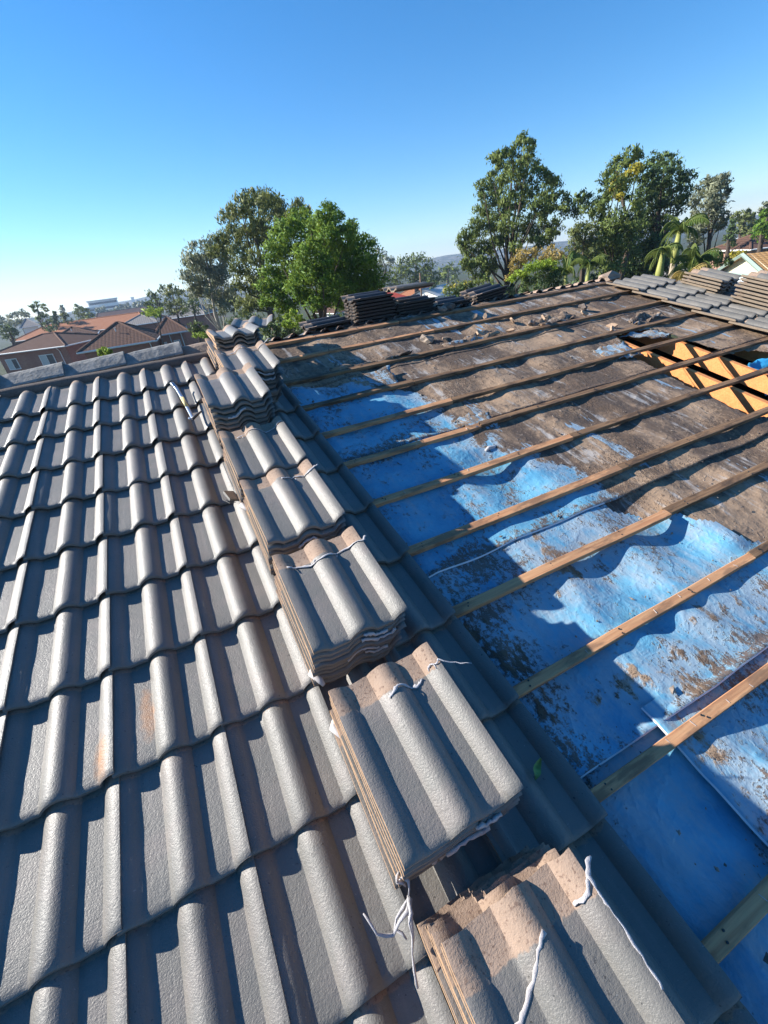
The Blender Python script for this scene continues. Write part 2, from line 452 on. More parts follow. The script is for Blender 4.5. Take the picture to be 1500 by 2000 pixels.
ME_GRYTOP = tile_mesh('grey_tile_full', [M_GREYTOP, M_RAWMID, M_RAWDARK])
ME_GRY = tile_mesh('grey_tile', [M_GREY, M_RAWMID, M_RAWDARK])

def RT(u, v, w, tilt=0.0, yaw=0.0, roll=0.0):
    return ROOF @ Matrix.Translation((u, v, w)) @ Matrix.Rotation(yaw, 4, 'Z') @ Matrix.Rotation(tilt, 4, 'X') @ Matrix.Rotation(roll, 4, 'Y')
TILT = -math.atan(0.026 / GA)
cols = [(-0.3 * k) for k in range(6, 0, -1)] + [0.0, 0.3, 0.588, 0.856]
for ci, u0 in enumerate(cols):
    for j in range(-6, 9):
        v0 = (j - 0.0) * GA
        if v0 + 0.2 > 3.4: continue
        me = ME_TILE
        if abs(u0) < 0.01 and j == 1: me = ME_RUSTA
        if abs(u0 + 0.3) < 0.01 and j == 1: me = ME_RUSTB
        obj('roof_tile', me, RT(u0 + rnd.gauss(0, .0018), v0 + rnd.gauss(0, .003), CW + rnd.gauss(0, .0012), TILT + rnd.gauss(0, .003), rnd.gauss(0, .004), rnd.gauss(0, .003)), house)
# tiles still laid on the right-hand end
hipv = lambda u: 3.40 - (u - 5.42) / math.cos(PITCH)
for k in range(12):
    for j in range(-2, 9):
        v0 = j * GA
        u0 = 5.16 + 0.3 * k
        if v0 + 0.40 > hipv(u0 + .15) + 0.16 or u0 > 7.2 + (2 if j > 2 else 0): continue
        obj('roof_tile', ME_GRYTOP if v0 + GA + 0.40 > hipv(u0 + .15) + 0.16 or j == 8 else ME_GRY, RT(u0 + rnd.gauss(0, .004), v0 + rnd.gauss(0, .006), CW + rnd.gauss(0, .002), TILT, rnd.gauss(0, .006), rnd.gauss(0, .004)), house)

# ---- ridge, far slope
RIDGE_V, RIDGE_W = 3.45, -0.115
FAR = ROOF @ Matrix.Translation((0, RIDGE_V, RIDGE_W)) @ Matrix.Rotation(-2 * PITCH, 4, 'X') @ Matrix.Rotation(PI, 4, 'Z')
# in FAR space: x runs towards -u, y points up the far slope to the ridge (y = 0 at the ridge)
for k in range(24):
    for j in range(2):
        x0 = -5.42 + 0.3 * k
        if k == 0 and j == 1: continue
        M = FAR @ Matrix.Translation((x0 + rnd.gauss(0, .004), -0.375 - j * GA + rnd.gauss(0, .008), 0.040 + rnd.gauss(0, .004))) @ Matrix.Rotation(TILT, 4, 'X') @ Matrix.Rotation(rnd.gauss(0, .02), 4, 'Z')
        obj('roof_tile', ME_TILE_SHADE, M, house)
AP = ROOF @ Vector((5.42, RIDGE_V, RIDGE_W - 0.02)); FC = ROOF @ Vector((5.42 + (RIDGE_V + 2.5) * math.cos(PITCH), -2.5, RIDGE_W - 0.02))
BC = Vector((FC.x, 2 * AP.y - FC.y, FC.z)); LT = ROOF @ Vector((-2.9, RIDGE_V, RIDGE_W - 0.02))
def slope_part(name, P):
    P = [Vector(p) for p in P]; e = (P[1] - P[0]).normalized(); nn = (P[1] - P[0]).cross(P[-1] - P[0]).normalized(); f = nn.cross(e)
    obj(name, mesh(name, P, [tuple(range(len(P)))], M_RT_GREY, uv=[((p - P[0]).dot(e), (p - P[0]).dot(f)) for p in P]), None, house)
slope_part('far_slope', [BC, (LT.x, BC.y, BC.z), LT, AP])
slope_part('hip_slope', [FC, BC, AP])
# ridge caps
def cap_mesh(name, mats, L=0.44, seed=0):
    r = np.random.default_rng(seed)
    pr = [(-0.135, -0.070), (-0.125, -0.058), (-0.060, -0.012), (-0.030, 0.002), (0.030, 0.002), (0.060, -0.012), (0.125, -0.058), (0.135, -0.070)]
    X = np.linspace(0, L, 9); V = []; Fc = []; fm = []
    n = len(pr)
    for th in (0, 1):
        for x in X:
            for (y, z) in pr:
                g = 1.0 + 0.07 * (x / L)
                V.append((x, y * g * (0.9 if th else 1), z * g + 0.02 * (x / L) - (0.018 if th else 0) + 0.0015 * r.standard_normal()))
    N = n * len(X)
    for i in range(len(X) - 1):
        for k in range(n - 1):
            a = i * n + k
            Fc.append((a, a + n, a + n + 1, a + 1)); fm.append(0)
            Fc.append((N + a, N + a + 1, N + a + n + 1, N + a + n)); fm.append(1)
    for e, sgn in ((0, 1), ((len(X) - 1) * n, -1)):
        for k in range(n - 1):
            q = (e + k, e + k + 1, N + e + k + 1, N + e + k)
            Fc.append(q if sgn > 0 else q[::-1]); fm.append(0)
    for i in range(len(X) - 1):
        for k in (0, n - 1):
            a = i * n + k
            q = (a, N + a, N + a + n, a + n)
            Fc.append(q if k == 0 else q[::-1]); fm.append(0)
    return mesh(name, V, Fc, mats, fm)
def cap_material(name, a, b):
    t = NT(name, 0.75, 0.25); co = t.coord('Object', jitter=True)
    c = t.mix(t.ss(t.noise(co, 16, 5), 0.35, 0.65), a, b)
    c = t.mix(t.ss(t.noise(co, 70, 3), 0.62, 0.7), c, tuple(x * 0.4 for x in a))
    t.col(c); nb = t.bump(t.noise(co, 35, 4), 0.005); t.bump(t.noise(co, 200, 3), 0.0015, 0.8, nb); return t.m
M_CAP = cap_material('ridge_cap_paint', (0.17, 0.167, 0.158), (0.26, 0.252, 0.235))
M_CAPRAW = cap_material('ridge_cap_bare', (0.22, 0.165, 0.125), (0.30, 0.22, 0.165))
ME_CAP = cap_mesh('ridge_cap', [M_CAP, M_RAWDARK])
ME_CAPR = cap_mesh('ridge_cap_bare', [M_CAPRAW, M_RAWDARK], seed=3)
for k in range(-7, 3):
    u1 = 0.18 + 0.41 * k                    # right end of this cap
    last = (k == 2)
    obj('ridge_cap', ME_CAPR if last else ME_CAP, RT(u1 - 0.43 + (0.03 if last else 0), RIDGE_V + 0.02 + rnd.gauss(0, .004), -0.006 + rnd.gauss(0, .003) - (0.022 if last else 0), -PITCH, rnd.gauss(0, .008), 0), house)
# mortar bedding below the caps
mb = MB()
n = 60
xs = np.linspace(-2.8, 0.93, n)
pts = [(x, RIDGE_V - 0.120 + 0.008 * float(fbm(np.array(x * 3.0), np.array(0.3), 3)), -0.085) for x in xs]
mb.tube(pts, 0.034, 7)
mb.tube([(x, y - 0.085, z + 0.028) for x, y, z in pts], 0.050, 8, flat=0.9)
obj('mortar_bed', mb.build('mortar_bed', M_RAWDARK, True), ROOF, house)

# ---- battens
BV = [3.30, 2.962, 2.560, 2.170, 1.800, 1.465, 1.107, 0.750, 0.395, 0.039, -0.301, -0.647, -1.00, -1.35]
JU = [None, None, None, None, 2.10, 2.09, 2.50, 2.50, 2.42, 2.50, 3.0, 3.0, 3.0, 3.0]
BH = 0.026
def batten_mesh(L, wdt, seed, m, curve=0.004):
    nb = max(4, int(L / 0.12)); x = np.linspace(0, L, nb)
    dy = 0.004 * fbm(x * 0.6, x * 0, seed, 2); dz = curve * fbm(x * 0.5, x * 0 + 4, seed + 1, 2)
    V = []; Fc = []; c = 0.0025
    ring = [(-wdt / 2 + c, 0), (-wdt / 2, -c), (-wdt / 2, -BH + c), (-wdt / 2 + c, -BH), (wdt / 2 - c, -BH), (wdt / 2, -BH + c), (wdt / 2, -c), (wdt / 2 - c, 0)]
    for i in range(nb):
        for (y, z) in ring:
            V.append((x[i], y + dy[i], z + dz[i] + (0.0012 * math.sin(i * 7.1 + y * 90))))
    k = 8
    for i in range(nb - 1):
        for a in range(k):
            b = (a + 1) % k
            Fc.append((i * k + a, i * k + b, (i + 1) * k + b, (i + 1) * k + a))
    Fc.append(tuple(range(k))[::-1]); Fc.append(tuple((nb - 1) * k + a for a in range(k)))
    return mesh('batten', V, Fc, m)
for i, v in enumerate(BV):
    top = -0.066 + rnd.gauss(0, .002)
    wd = 0.040 + rnd.gauss(0, .002)
    ju = JU[i]
    u0 = 0.95
    end = 5.26 + rnd.random() * 0.12
    slope = -0.006 if i < 3 else 0.0
    if ju is None:
        mid = 2.0 + rnd.random() * 0.8
        obj('batten', batten_mesh(mid - u0, wd, i, M_BATTEN if i < 2 else M_BATTEN_OLD), RT(u0, v, top), house)
        obj('batten', batten_mesh(end - mid - .004, wd, i + 50, M_BATTEN_OLD), RT(mid + .004, v - 0.004, top - .001), house)
    else:
        obj('batten', batten_mesh(ju - u0, wd, i, M_BATTEN), RT(u0, v, top), house)
        obj('batten', batten_mesh(end - ju - .005, wd, i + 50, M_BATTEN_OLD), RT(ju + .005, v + (0.012 if i in (8,) else 0.004), top - (0.016 if i == 8 else .002)), house)
# battens under the laid tiles on both ends are hidden; nail marks on the near ones
mb = MB(); q = random.Random(12)
for i, v in enumerate(BV):
    for u in [x for x in (1.24, 1.675, 2.09, 2.56, 3.08, 3.60, 4.52, 5.02)]:
        for dv in (-.008, .009):
            a = (u + q.gauss(0, .006), v + dv + q.gauss(0, .002)); mb.tube([(a[0], a[1], -.0675), (a[0], a[1], -.0625)], .0032, 6)
obj('batten_nails', mb.build('batten_nails', M_IRON), ROOF, house)['kind'] = 'stuff'
mb = MB()
for i, v in enumerate(BV[5:]):
    u = 1.3 + q.random() * .1
    while u < 2.45:
        (q.random() < .7) and mb.box((u, v + q.gauss(0, .005), -.0660), (.0016, q.uniform(.012, .022), .003), Matrix.Rotation(q.gauss(0, .3), 3, 'Z')); u += .135 + q.gauss(0, .03)
obj('staples', mb.build('staples', M_SEALD), ROOF, house)['kind'] = 'stuff'
# ---- rafters
RU = [-2.6, -2.0, -1.4, -0.8, -0.2, 0.35, 0.80, 1.24, 1.675, 2.09, 2.56, 3.08, 3.60, 4.08, 4.52, 5.02, 5.5, 6.1, 6.7, 7.3, 7.9, 8.5, 9.1, 9.7]
for u in RU:
    top_ = min(3.43, hipv(u) - 0.12); b = MB(); b.box((0, 0, -0.060), (0.042, top_ + 2.77, 0.12))
    obj('rafter', b.build('rafter', M_RAFTER), RT(u, (top_ - 2.77) / 2, -0.112), house)
b = MB(); b.box((0, 0, 0), (8.2, 0.03, 0.16))
obj('ridge_board', b.build('ridge_board', M_RAFTER), RT(1.3, RIDGE_V, -0.24), house)

# ---- sarking foil
RUA = np.array(RU)
def wmem(u, v, seed=0, loose=1.0):
    u0_ = u
    u = u + 0.07 * fbm(u * .35, v * 0.9, 61, 2)
    idx = np.clip(np.searchsorted(RUA, u) - 1, 0, len(RUA) - 2)
    a = RUA[idx]; bb = RUA[idx + 1]; tt = np.clip((u - a) / (bb - a), 0, 1)
    hsh = np.sin(idx * 12.9898) * 43758.5453; hsh = hsh - np.floor(hsh)
    row = np.clip(0.5 + 0.9 * fbm(u * 0.5 + idx * 3.3, v * 1.3, 71, 2), 0.05, 1.3)
    D = (0.008 + 0.026 * row) * (0.7 + 0.5 * hsh) * (1 - 0.48 * sstep(-0.1, 0.5, u - blueline(v)))
    p = 1.0 + 0.6 * hsh
    x_ = tt ** p; sag = D * (0.35 * np.sin(PI * x_) ** 2 + 0.65 * 4 * x_ * (1 - x_))
    far = sstep(-0.1, 0.5, u - blueline(v))
    wr = 0.0024 * fbm(u * 1.4, v * 1.2, 11 + seed, 3) * np.sin(PI * tt) ** .5 + 0.0009 * fbm(u * 6, v * 4, 17 + seed, 4)
    diag = np.sin((u * 0.9 + v * 0.75) * 2 * PI / 0.23 + 2 * np.sin(v * 3)); cr = 0.005 * np.maximum(diag, 0) ** 4 * np.clip(fbm(u * .8, v * .8, 31, 2), 0, 1)
    ridg = np.abs(fbm(u * 1.1 + 3, v * 1.0, 91, 3)); cr2 = far * 0.006 * np.clip(1 - ridg / 0.10, 0, 1) ** 2     # sharp random folds
    base = -0.094 - sag * loose + wr + cr + cr2
    base = np.maximum(base, -0.100 - 0.02 * np.sin(PI * tt) - sag)
    dist = np.min(np.abs(u0_[..., None] - RUA), axis=-1)
    return np.maximum(base, -0.104 - 0.5 * np.maximum(0, dist - 0.028))
def blueline(v):                            # u where bare blue gives way to dirt-covered foil
    vs = np.array([-2.0, -0.13, 0.08, 0.41, 0.62, 0.75, 0.88, 1.15, 1.35, 1.68, 2.06, 2.40, 2.5, 2.6, 4]); us = np.array([2.9, 2.8, 2.7, 2.5, 2.27, 2.22, 2.2, 2.1, 2.0, 1.95, 1.9, 1.5, 1.2, 0.9, 0.9])
    return np.interp(v, vs, us)
HOLE = np.array([(4.08, 2.17), (3.86, 1.75), (3.80, 1.50), (3.80, 1.22), (3.74, 0.90), (3.76, 0.72), (4.4, 0.70), (5.10, 0.62), (5.12, 1.25), (4.86, 1.32), (4.80, 1.45), (4.60, 1.45), (4.55, 1.62), (4.53, 1.84), (4.50, 2.12), (4.30, 2.16)])
def inside(poly, x, y):
    c = np.zeros(x.shape, bool); n = len(poly); j = n - 1
    for i in range(n):
        xi, yi = poly[i]; xj, yj = poly[j]
        c ^= ((yi > y) != (yj > y)) & (x < (xj - xi) * (y - yi) / (yj - yi + 1e-12) + xi); j = i
    return c
def sheet(u0, u1, v0, v1, lift, seed, hem=True, white=99.0, step=0.016, lip=0.012, cut=None, flap=None, right_edge=False, dirtf=None, mat=M_FOIL):
    nu = int((u1 - u0) / step) + 1; nv = int((v1 - v0) / step) + 1
    u, v = np.meshgrid(np.linspace(u0, u1, nu), np.linspace(v0, v1, nv))
    v_e = v + np.where(v < v0 + 0.10, (0.004 * fbm(u * 0.8, u * 0, seed + 3, 3)) * (1 - (v - v0) / 0.10), 0)
    w = wmem(u, v, 0) + lift
    e = np.clip(1 - (v - v0) / 0.035, 0, 1)
    if hem: w = w + lip * e ** 1.5 * (1 + 0.35 * fbm(u * 0.8, u * 0 + 2, seed, 3))
    if flap is not None: w = w + flap(u, v)
    bl = blueline(v)
    dirt = sstep(-0.18, 0.22, u - bl + 0.10 * fbm(u * 1.1, v * 1.1, 5, 3)) if dirtf is None else dirtf(u, v)
    grit = 0.50 + 0.50 * fbm(u * 1.3, v * 0.9, 8, 3) + 0.4 * np.exp(-((v - v0) / 0.06) ** 2)
    V = np.stack([u, v_e, w], -1).reshape(-1, 3)
    keep = np.ones((nv - 1, nu - 1), bool)
    if cut is not None:
        uc = (u[:-1, :-1] + u[1:, 1:]) / 2; vc = (v[:-1, :-1] + v[1:, 1:]) / 2
        jx = 0.025 * fbm(uc * 3, vc * 3, 77, 3); keep = ~inside(cut, uc + jx, vc + jx)
    ids = np.arange(nu * nv).reshape(nv, nu)
    q = np.stack([ids[:-1, :-1], ids[:-1, 1:], ids[1:, 1:], ids[1:, :-1]], -1)[keep]
    fm = np.zeros(len(q), np.int32)
    D = dirt.ravel(); G = grit.ravel(); UVs = np.stack([u, v], -1).reshape(-1, 2)
    if hem:                                  # turned, white cut edge of the sheet
        hh = 0.0055 + 0.0020 * np.abs(fbm(u[0] * 1.7, u[0] * 0, seed + 8, 3))
        lowr = np.stack([u[0], v_e[0] - 0.004, w[0] - hh], -1); b0 = len(V)
        V = np.concatenate([V, lowr]); D = np.concatenate([D, D[:nu]]); G = np.concatenate([G, G[:nu]]); UVs = np.concatenate([UVs, UVs[:nu]])
        hq = np.stack([np.arange(nu - 1), b0 + np.arange(nu - 1), b0 + np.arange(1, nu), np.arange(1, nu)], -1)
        q = np.concatenate([q, hq]); fm = np.concatenate([fm, (u[0][:-1] < white).astype(np.int32)])
    if right_edge is not False:
        col = ids[:, -1] if right_edge == 'right' else ids[:, 0]
        lowr = V[col] - np.array([(-0.003 if right_edge == 'right' else 0.003), 0, 0.006]); b0 = len(V)
        V = np.concatenate([V, lowr]); D = np.concatenate([D, D[col]]); G = np.concatenate([G, G[col]]); UVs = np.concatenate([UVs, UVs[col]])
        k = len(col)
        hq = np.stack([col[:-1], col[1:], b0 + np.arange(1, k), b0 + np.arange(k - 1)], -1)[keep[:, -1] if right_edge == 'right' else keep[:, 0]]
        k = len(hq) + 1
        q = np.concatenate([q, hq]); fm = np.concatenate([fm, np.ones(k - 1, np.int32)])
    me = mesh('sarking_sheet', V, q, [mat, M_HEM], fm, uv=UVs, smooth=True, attrs={'dirt': np.clip(D, 0, 1), 'grit': np.clip(G, 0, 1)})
    return obj('sarking_sheet', me, ROOF, house)
CORNER = np.array([(2.52, 0.36), (2.60, 0.09), (2.9, 0.06), (2.9, 0.9), (2.18, 0.9), (2.22, 0.62), (2.36, 0.44)])
clean = lambda u, v: 0.10 + 0.12 * fbm(u, v, 3, 2)
def flapA(u, v):                             # loose corner of the middle blue sheet, lifted off the rafters
    a = sstep(2.14, 2.56, u) * sstep(0.06, 0.16, v) * (1 - sstep(0.28, 0.37, v))
    return 0.008 * a * (1 + 0.35 * np.sin(v * 16)) + 0.012 * sstep(2.38, 2.56, u) * sstep(0.06, 0.14, v) * (1 - sstep(0.28, 0.37, v))
def flapB(u, v):                             # big diagonal creases
    d = (u - 2.0) * 0.8 + (v + 0.05) * 0.75
    g = np.exp(-((u - 1.95) / 0.32) ** 2) * np.exp(-((v + 0.05) / 0.22) ** 2)
    return g * (0.013 * np.cos(d * 2 * PI / 0.17) + 0.009)
sheet(0.95, 3.2, -1.6, -0.20, -0.004, 1, hem=False, dirtf=lambda u, v: 0.16 + 0.25 * fbm(u * 1.2, v, 3, 2))
sheet(1.53, 3.2, -1.55, -0.19, 0.004, 21, hem=False, dirtf=lambda u, v: 0.30 + 0.35 * fbm(u * 1.4, v * 1.2, 4, 3), right_edge='left', flap=lambda u, v: 0.018 * np.exp(-((u - 1.53) / 0.05) ** 2) * (1 + 0.8 * fbm(v * 2, v * 0, 6, 2)) + 0.03 * np.exp(-((u - 1.72) / 0.03) ** 2) * sstep(-0.38, -0.6, v))
sheet(0.95, 2.80, -0.25, 0.70, 0.003, 2, dirtf=lambda u, v: 0.30 + 0.32 * fbm(u * 1.5, v * 1.3, 14, 3), flap=lambda u, v: flapA(u, v) + flapB(u, v), right_edge='right', lip=0.014, cut=CORNER)
sheet(2.05, 5.42, -1.6, 0.70, -0.008, 12, hem=False, dirtf=lambda u, v: 0.95 + 0 * u)
sheet(0.95, 5.42, 0.60, 1.62, 0.006, 3, cut=HOLE, lip=0.007, white=2.22)
sheet(0.95, 5.42, 1.52, 2.56, 0.009, 4, cut=HOLE, lip=0.004, white=0.0)
sheet(0.95, 5.42, 2.47, 3.42, 0.008, 5, cut=HOLE, lip=0.006, white=0.0)
# foil under the tiles at both ends, coloured near-black for the dark there
for (a, bb, cc) in ((-2.9, 0.95, 0.95), (5.40, 11.1, 5.45)):
    me = mesh('sarking_sheet', [(a, -2.5, -0.10), (bb, -2.5, -0.10), (cc, 3.40, -0.10), (a, 3.40, -0.10)], [(0, 1, 2, 3)], M_DARK)
    obj('sarking_sheet', me, ROOF, house)
# loose crumbs of mortar and dirt lying on the foil
gq = np.random.default_rng(5); V = []; Fc = []; fm = []
oct_ = np.array([(1, 0, 0), (0, 1, 0), (-1, 0, 0), (0, -1, 0), (0, 0, .8), (0, 0, -.4)]); of = [(0, 1, 4), (1, 2, 4), (2, 3, 4), (3, 0, 4), (1, 0, 5), (2, 1, 5), (3, 2, 5), (0, 3, 5)]
cnt = 0
while cnt < 2600:
    u = gq.uniform(1.15, 5.1); v = gq.uniform(-0.9, 3.35)
    if gq.random() < .45:
        b_ = BV[gq.integers(0, 12)]; v = b_ + 0.022 + abs(gq.normal(0, .035))
    if inside(HOLE, np.array([u]), np.array([v]))[0]: continue
    if u < blueline(v) and gq.random() < .62: continue
    if v < 2.4 and u > 3.6 and gq.random() < .3: continue
    sz = 0.0022 + 0.0045 * gq.random() ** 2.5 + (0.008 * gq.random() if gq.random() < .04 else 0)
    w_ = float(wmem(np.array([u]), np.array([v]))[0]) + 0.010 + sz * .3
    R2 = np.array(Matrix.Rotation(gq.uniform(0, 6.28), 3, 'Z')); sc3 = np.array([sz * gq.uniform(.6, 2.2), sz, sz * .7])
    b0 = len(V); V += [tuple(R2 @ (p * sc3) + np.array([u, v, w_])) for p in oct_ * gq.uniform(.7, 1.2, (6, 1))]
    m_ = int(gq.random() < .45)
    for f in of: Fc.append(tuple(b0 + i for i in f)); fm.append(m_)
    cnt += 1
obj('grit', mesh('grit', V, Fc, [M_MORTAR, M_RAWDARK], fm), ROOF, house)['kind'] = 'stuff'
# torn foil hanging by the hole
def patch(name, P, mat, parent, nu=14, nv=14, amp=0.015, seed=0, M=ROOF, uvs=1.0):
    P = [np.array(p, float) for p in P]
    s, t = np.meshgrid(np.linspace(0, 1, nu), np.linspace(0, 1, nv))
    X = (1 - s)[..., None] * (1 - t)[..., None] * P[0] + s[..., None] * (1 - t)[..., None] * P[1] + s[..., None] * t[..., None] * P[2] + (1 - s)[..., None] * t[..., None] * P[3]
    nrm = np.cross(P[1] - P[0], P[3] - P[0]); nrm /= np.linalg.norm(nrm)
    X = X + (fbm(s * 1.3, t * 1.3, seed, 3) * amp)[..., None] * nrm
    X = X + np.where((s == 0) | (s == 1) | (t == 0) | (t == 1), fbm(s * 5 + t, t * 5, seed + 1, 3) * 0.012, 0)[..., None]
    ids = np.arange(nu * nv).reshape(nv, nu)
    q = np.stack([ids[:-1, :-1], ids[:-1, 1:], ids[1:, 1:], ids[1:, :-1]], -1).reshape(-1, 4)
    uv = np.stack([s + P[0][0], t + P[0][1]], -1).reshape(-1, 2)
    me = mesh(name, X.reshape(-1, 3), q, mat, uv=uv, smooth=True, attrs={'dirt': np.full(nu * nv, 0.55), 'grit': np.full(nu * nv, 0.2)})
    o = bpy.data.objects.new(name, me)
    so = o.modifiers.new('thickness', 'SOLIDIFY'); so.thickness = 0.002
    return put(o, M, parent)
patch('foil_flap', [(4.60, 1.28, -0.10), (5.06, 1.20, -0.08), (5.10, 1.02, -0.24), (4.64, 1.06, -0.30)], M_FOILCLEAN, house, amp=0.03, seed=4)
patch('foil_flap', [(4.12, 2.14, -0.10), (4.50, 2.10, -0.09), (4.50, 1.90, -0.07), (4.40, 1.93, -0.10)], M_FOIL, house, seed=6)
patch('foil_flap', [(3.62, 2.0, -0.09), (3.88, 1.96, -0.05), (3.90, 1.72, -0.07), (3.62, 1.78, -0.09)], M_FOIL, house, seed=7)
patch('foil_flap', [(1.62, 2.45, -0.09), (1.95, 2.43, -0.05), (1.92, 2.20, -0.08), (1.70, 2.24, -0.09)], M_FOIL, house, seed=9, amp=0.010)
patch('foil_flap', [(1.98, 1.62, -0.09), (2.22, 1.55, -0.06), (2.20, 1.40, -0.10), (2.02, 1.46, -0.07)], M_FOIL, house, seed=10, amp=0.010)

# ---- walls, ceiling and eaves below the roof
w = MB()
W0, W1 = -2.4, 10.6
ya, yb = -2.1, 8.6
zt = 6.3
for (cx, cy, sx, sy) in (((W0 + W1) / 2, ya, W1 - W0, 0.24), ((W0 + W1) / 2, yb, W1 - W0, 0.24), (W0, (ya + yb) / 2, 0.24, yb - ya - 0.26), (W1, (ya + yb) / 2, 0.24, yb - ya - 0.26)):
    w.box((cx, cy, 3.05), (sx, sy, 6.1))
obj('wall', w.build('wall', M_BRICKD), None, house)
w = MB(); w.box(((W0 + W1) / 2, (ya + yb) / 2, 6.05), (W1 - W0 - 0.3, yb - ya - 0.3, 0.04))
obj('ceiling', w.build('ceiling', M_DARK), None, house)
for x in (W0,):
    t_ = mesh('gable_wall', [(x, ya, 6.1), (x, yb, 6.1), (x, 3.35, 7.70)], [(0, 1, 2)], M_BRICKD, uv=[(0, 0), (11, 0), (5, 2)])
    obj('gable_wall', t_, None, house)

# ------------------------------------------------------------------ loose tiles in stacks
ORD = ['topmost', 'second', 'third', 'fourth', 'fifth', 'sixth', 'seventh', 'eighth', 'ninth', 'tenth', 'eleventh']
def bead(s0, s1, y0, seed, r=0.0042, tail=None, m=M_SEAL, yv=0.004):
    q = random.Random(seed); mb = MB(); N = 26
    pts, rr = [], []
    for i in range(N):
        s = s0 + (s1 - s0) * i / (N - 1)
        z = float(prof(np.array([s]))[0])
        y = y0 + yv * math.sin(i * 0.33 + seed) + q.gauss(0, .0006)
        pts.append((s, y, z + r * 0.5)); rr.append(max(0.0016, r * 0.8 * (0.7 + 0.35 * math.sin(i * 0.9 + seed * 2) + q.random() * 0.7)))
    if tail:
        x0, y0_, z0 = pts[-1]
        for k in range(1, 7):
            f = k / 6
            pts.append((x0 + tail[0] * f + q.gauss(0, .002), y0_ + tail[1] * f + q.gauss(0, .002), z0 + tail[2] * math.sin(f * 2.2) + q.gauss(0, .0015)))
            rr.append(r * (0.95 - 0.6 * f + 0.3 * q.random()))
    mb.tube(pts, rr, 8, flat=0.38)
    # little smears pulled down the tile face
    for _ in range(3):
        s = s0 + (s1 - s0) * q.random(); z = float(prof(np.array([s]))[0])
        mb.tube([(s, y0, z + .001), (s + q.gauss(0, .004), y0 - 0.006 - q.random() * 0.012, z + .0008)], [r * .9, r * .3], 6, flat=0.25)
    return mb.build('sealant_bead', m, True)
def bead_path(tm, P, seed, r=0.004, m=M_SEAL):
    o, M = tm; q = random.Random(seed); mb = MB(); pts, rr = [], []
    for k in range(len(P) - 1):
        for f in (0, .34, .67):
            s_ = P[k][0] + (P[k + 1][0] - P[k][0]) * f; y_ = P[k][1] + (P[k + 1][1] - P[k][1]) * f
            z = float(prof(np.array([min(s_, 0.298)]))[0]) - max(0, s_ - .298) * .2
            pts.append((s_ + q.gauss(0, .0012), y_ + q.gauss(0, .0012), z + r * .2)); rr.append(r * .85 * q.uniform(.35, 1.5))
    mb.tube(pts, rr, 8, flat=.32)
    obj('sealant_bead', mb.build('sealant_bead', m, True), M, o)
def smear(seed, m=M_SEAL):                   # sealant left along the nose of a tile
    q = random.Random(seed); mb = MB(); s0 = q.uniform(0.05, 0.18); s1 = s0 + q.uniform(0.06, 0.12); pts, rr = [], []
    for i in range(12):
        s = s0 + (s1 - s0) * i / 11
        pts.append((s, -0.003 + q.gauss(0, .001), float(prof(np.array([s]))[0]) - 0.008 + q.gauss(0, .002))); rr.append(0.0035 + q.random() * 0.004)
    mb.tube(pts, rr, 6)
    return mb.build('sealant_bead', m, True)
def stack(where, u0, vn, wtop, n, meshes, pitch=0.027, tilt=-0.03, yaw=0.0, fan=0.0, top_note=None, group=None, jit=0.004, topmesh=None, basis=None, look='dark grey tile', fronts=(), creep=0.0, lean=0.0):
    tiles = []
    for k in range(n):
        me = topmesh if (k == 0 and topmesh) else meshes[(k + n) % len(meshes)]
        w = wtop - ROLLH - k * pitch
        B = basis if basis is not None else ROOF
        M = B @ Matrix.Translation((u0 - lean * k + rnd.gauss(0, jit * .7), vn + creep * k + rnd.gauss(0, jit * 1.2), w)) @ Matrix.Rotation(yaw + rnd.gauss(0, .010), 4, 'Z') @ Matrix.Rotation(tilt - fan * k + rnd.gauss(0, .003), 4, 'X') @ Matrix.Rotation(rnd.gauss(0, .004), 4, 'Y')
        o = obj('loose_tile', me, M)
        reg(o, M)
        if k == 0: lab = top_note or ('%s lying topmost on the stack %s' % (look, where))
        else: lab = '%s, %s from top in the stack %s' % (look, ORD[k], where)
        tag(o, lab, 'roof tile', group or 'loose tiles stacked in a line up the roof')
        if k in fronts:
            s_ = obj('sealant_bead', smear(k * 7 + int(u0 * 100) + int(vn * 31)), M, o)
        tiles.append((o, M))
    return tiles
def sealant(tm, *a, **k):
    o, M = tm
    obj('sealant_bead', bead(*a, **k), M, o)

U0 = 0.617
S0 = stack('nearest the camera', U0 + .003, -0.765, 0.245, 8, ME_ROUGH, topmesh=ME_ROUGH[0], top_note='ragged grey tile with brown head, topmost on the nearest stack', jit=0.005, yaw=-0.01, creep=0.008, lean=0.0026)
bead_path(S0[0], [(0.03, 0.255), (0.05, 0.275), (0.075, 0.285), (0.10, 0.300), (0.13, 0.325), (0.155, 0.342), (0.17, 0.352)], 3, 0.0042, M_SEALD)
bead_path(S0[0], [(0.298, 0.375), (0.300, 0.350), (0.299, 0.325), (0.301, 0.300), (0.2995, 0.26), (0.3005, 0.22), (0.2998, 0.19)], 5, 0.0040)
bead_path(S0[0], [(0.25, 0.352), (0.265, 0.349), (0.28, 0.352), (0.295, 0.368), (0.318, 0.385), (0.335, 0.398)], 6, 0.0048)
S1 = stack('just above the nearest one', U0, -0.225, 0.235, 8, ME_LOOSE, fronts=(1, 3, 5), top_note='grey tile lying topmost on the second stack up, white sealant across its middle roll', creep=0.0, lean=0.0026, jit=0.003)
sealant(S1[0], 0.125, 0.235, 0.335, 11, r=0.005, yv=0.008)
sealant(S1[0], 0.26, 0.299, 0.352, 12, r=0.0028, tail=(0.075, -0.05, -0.012))
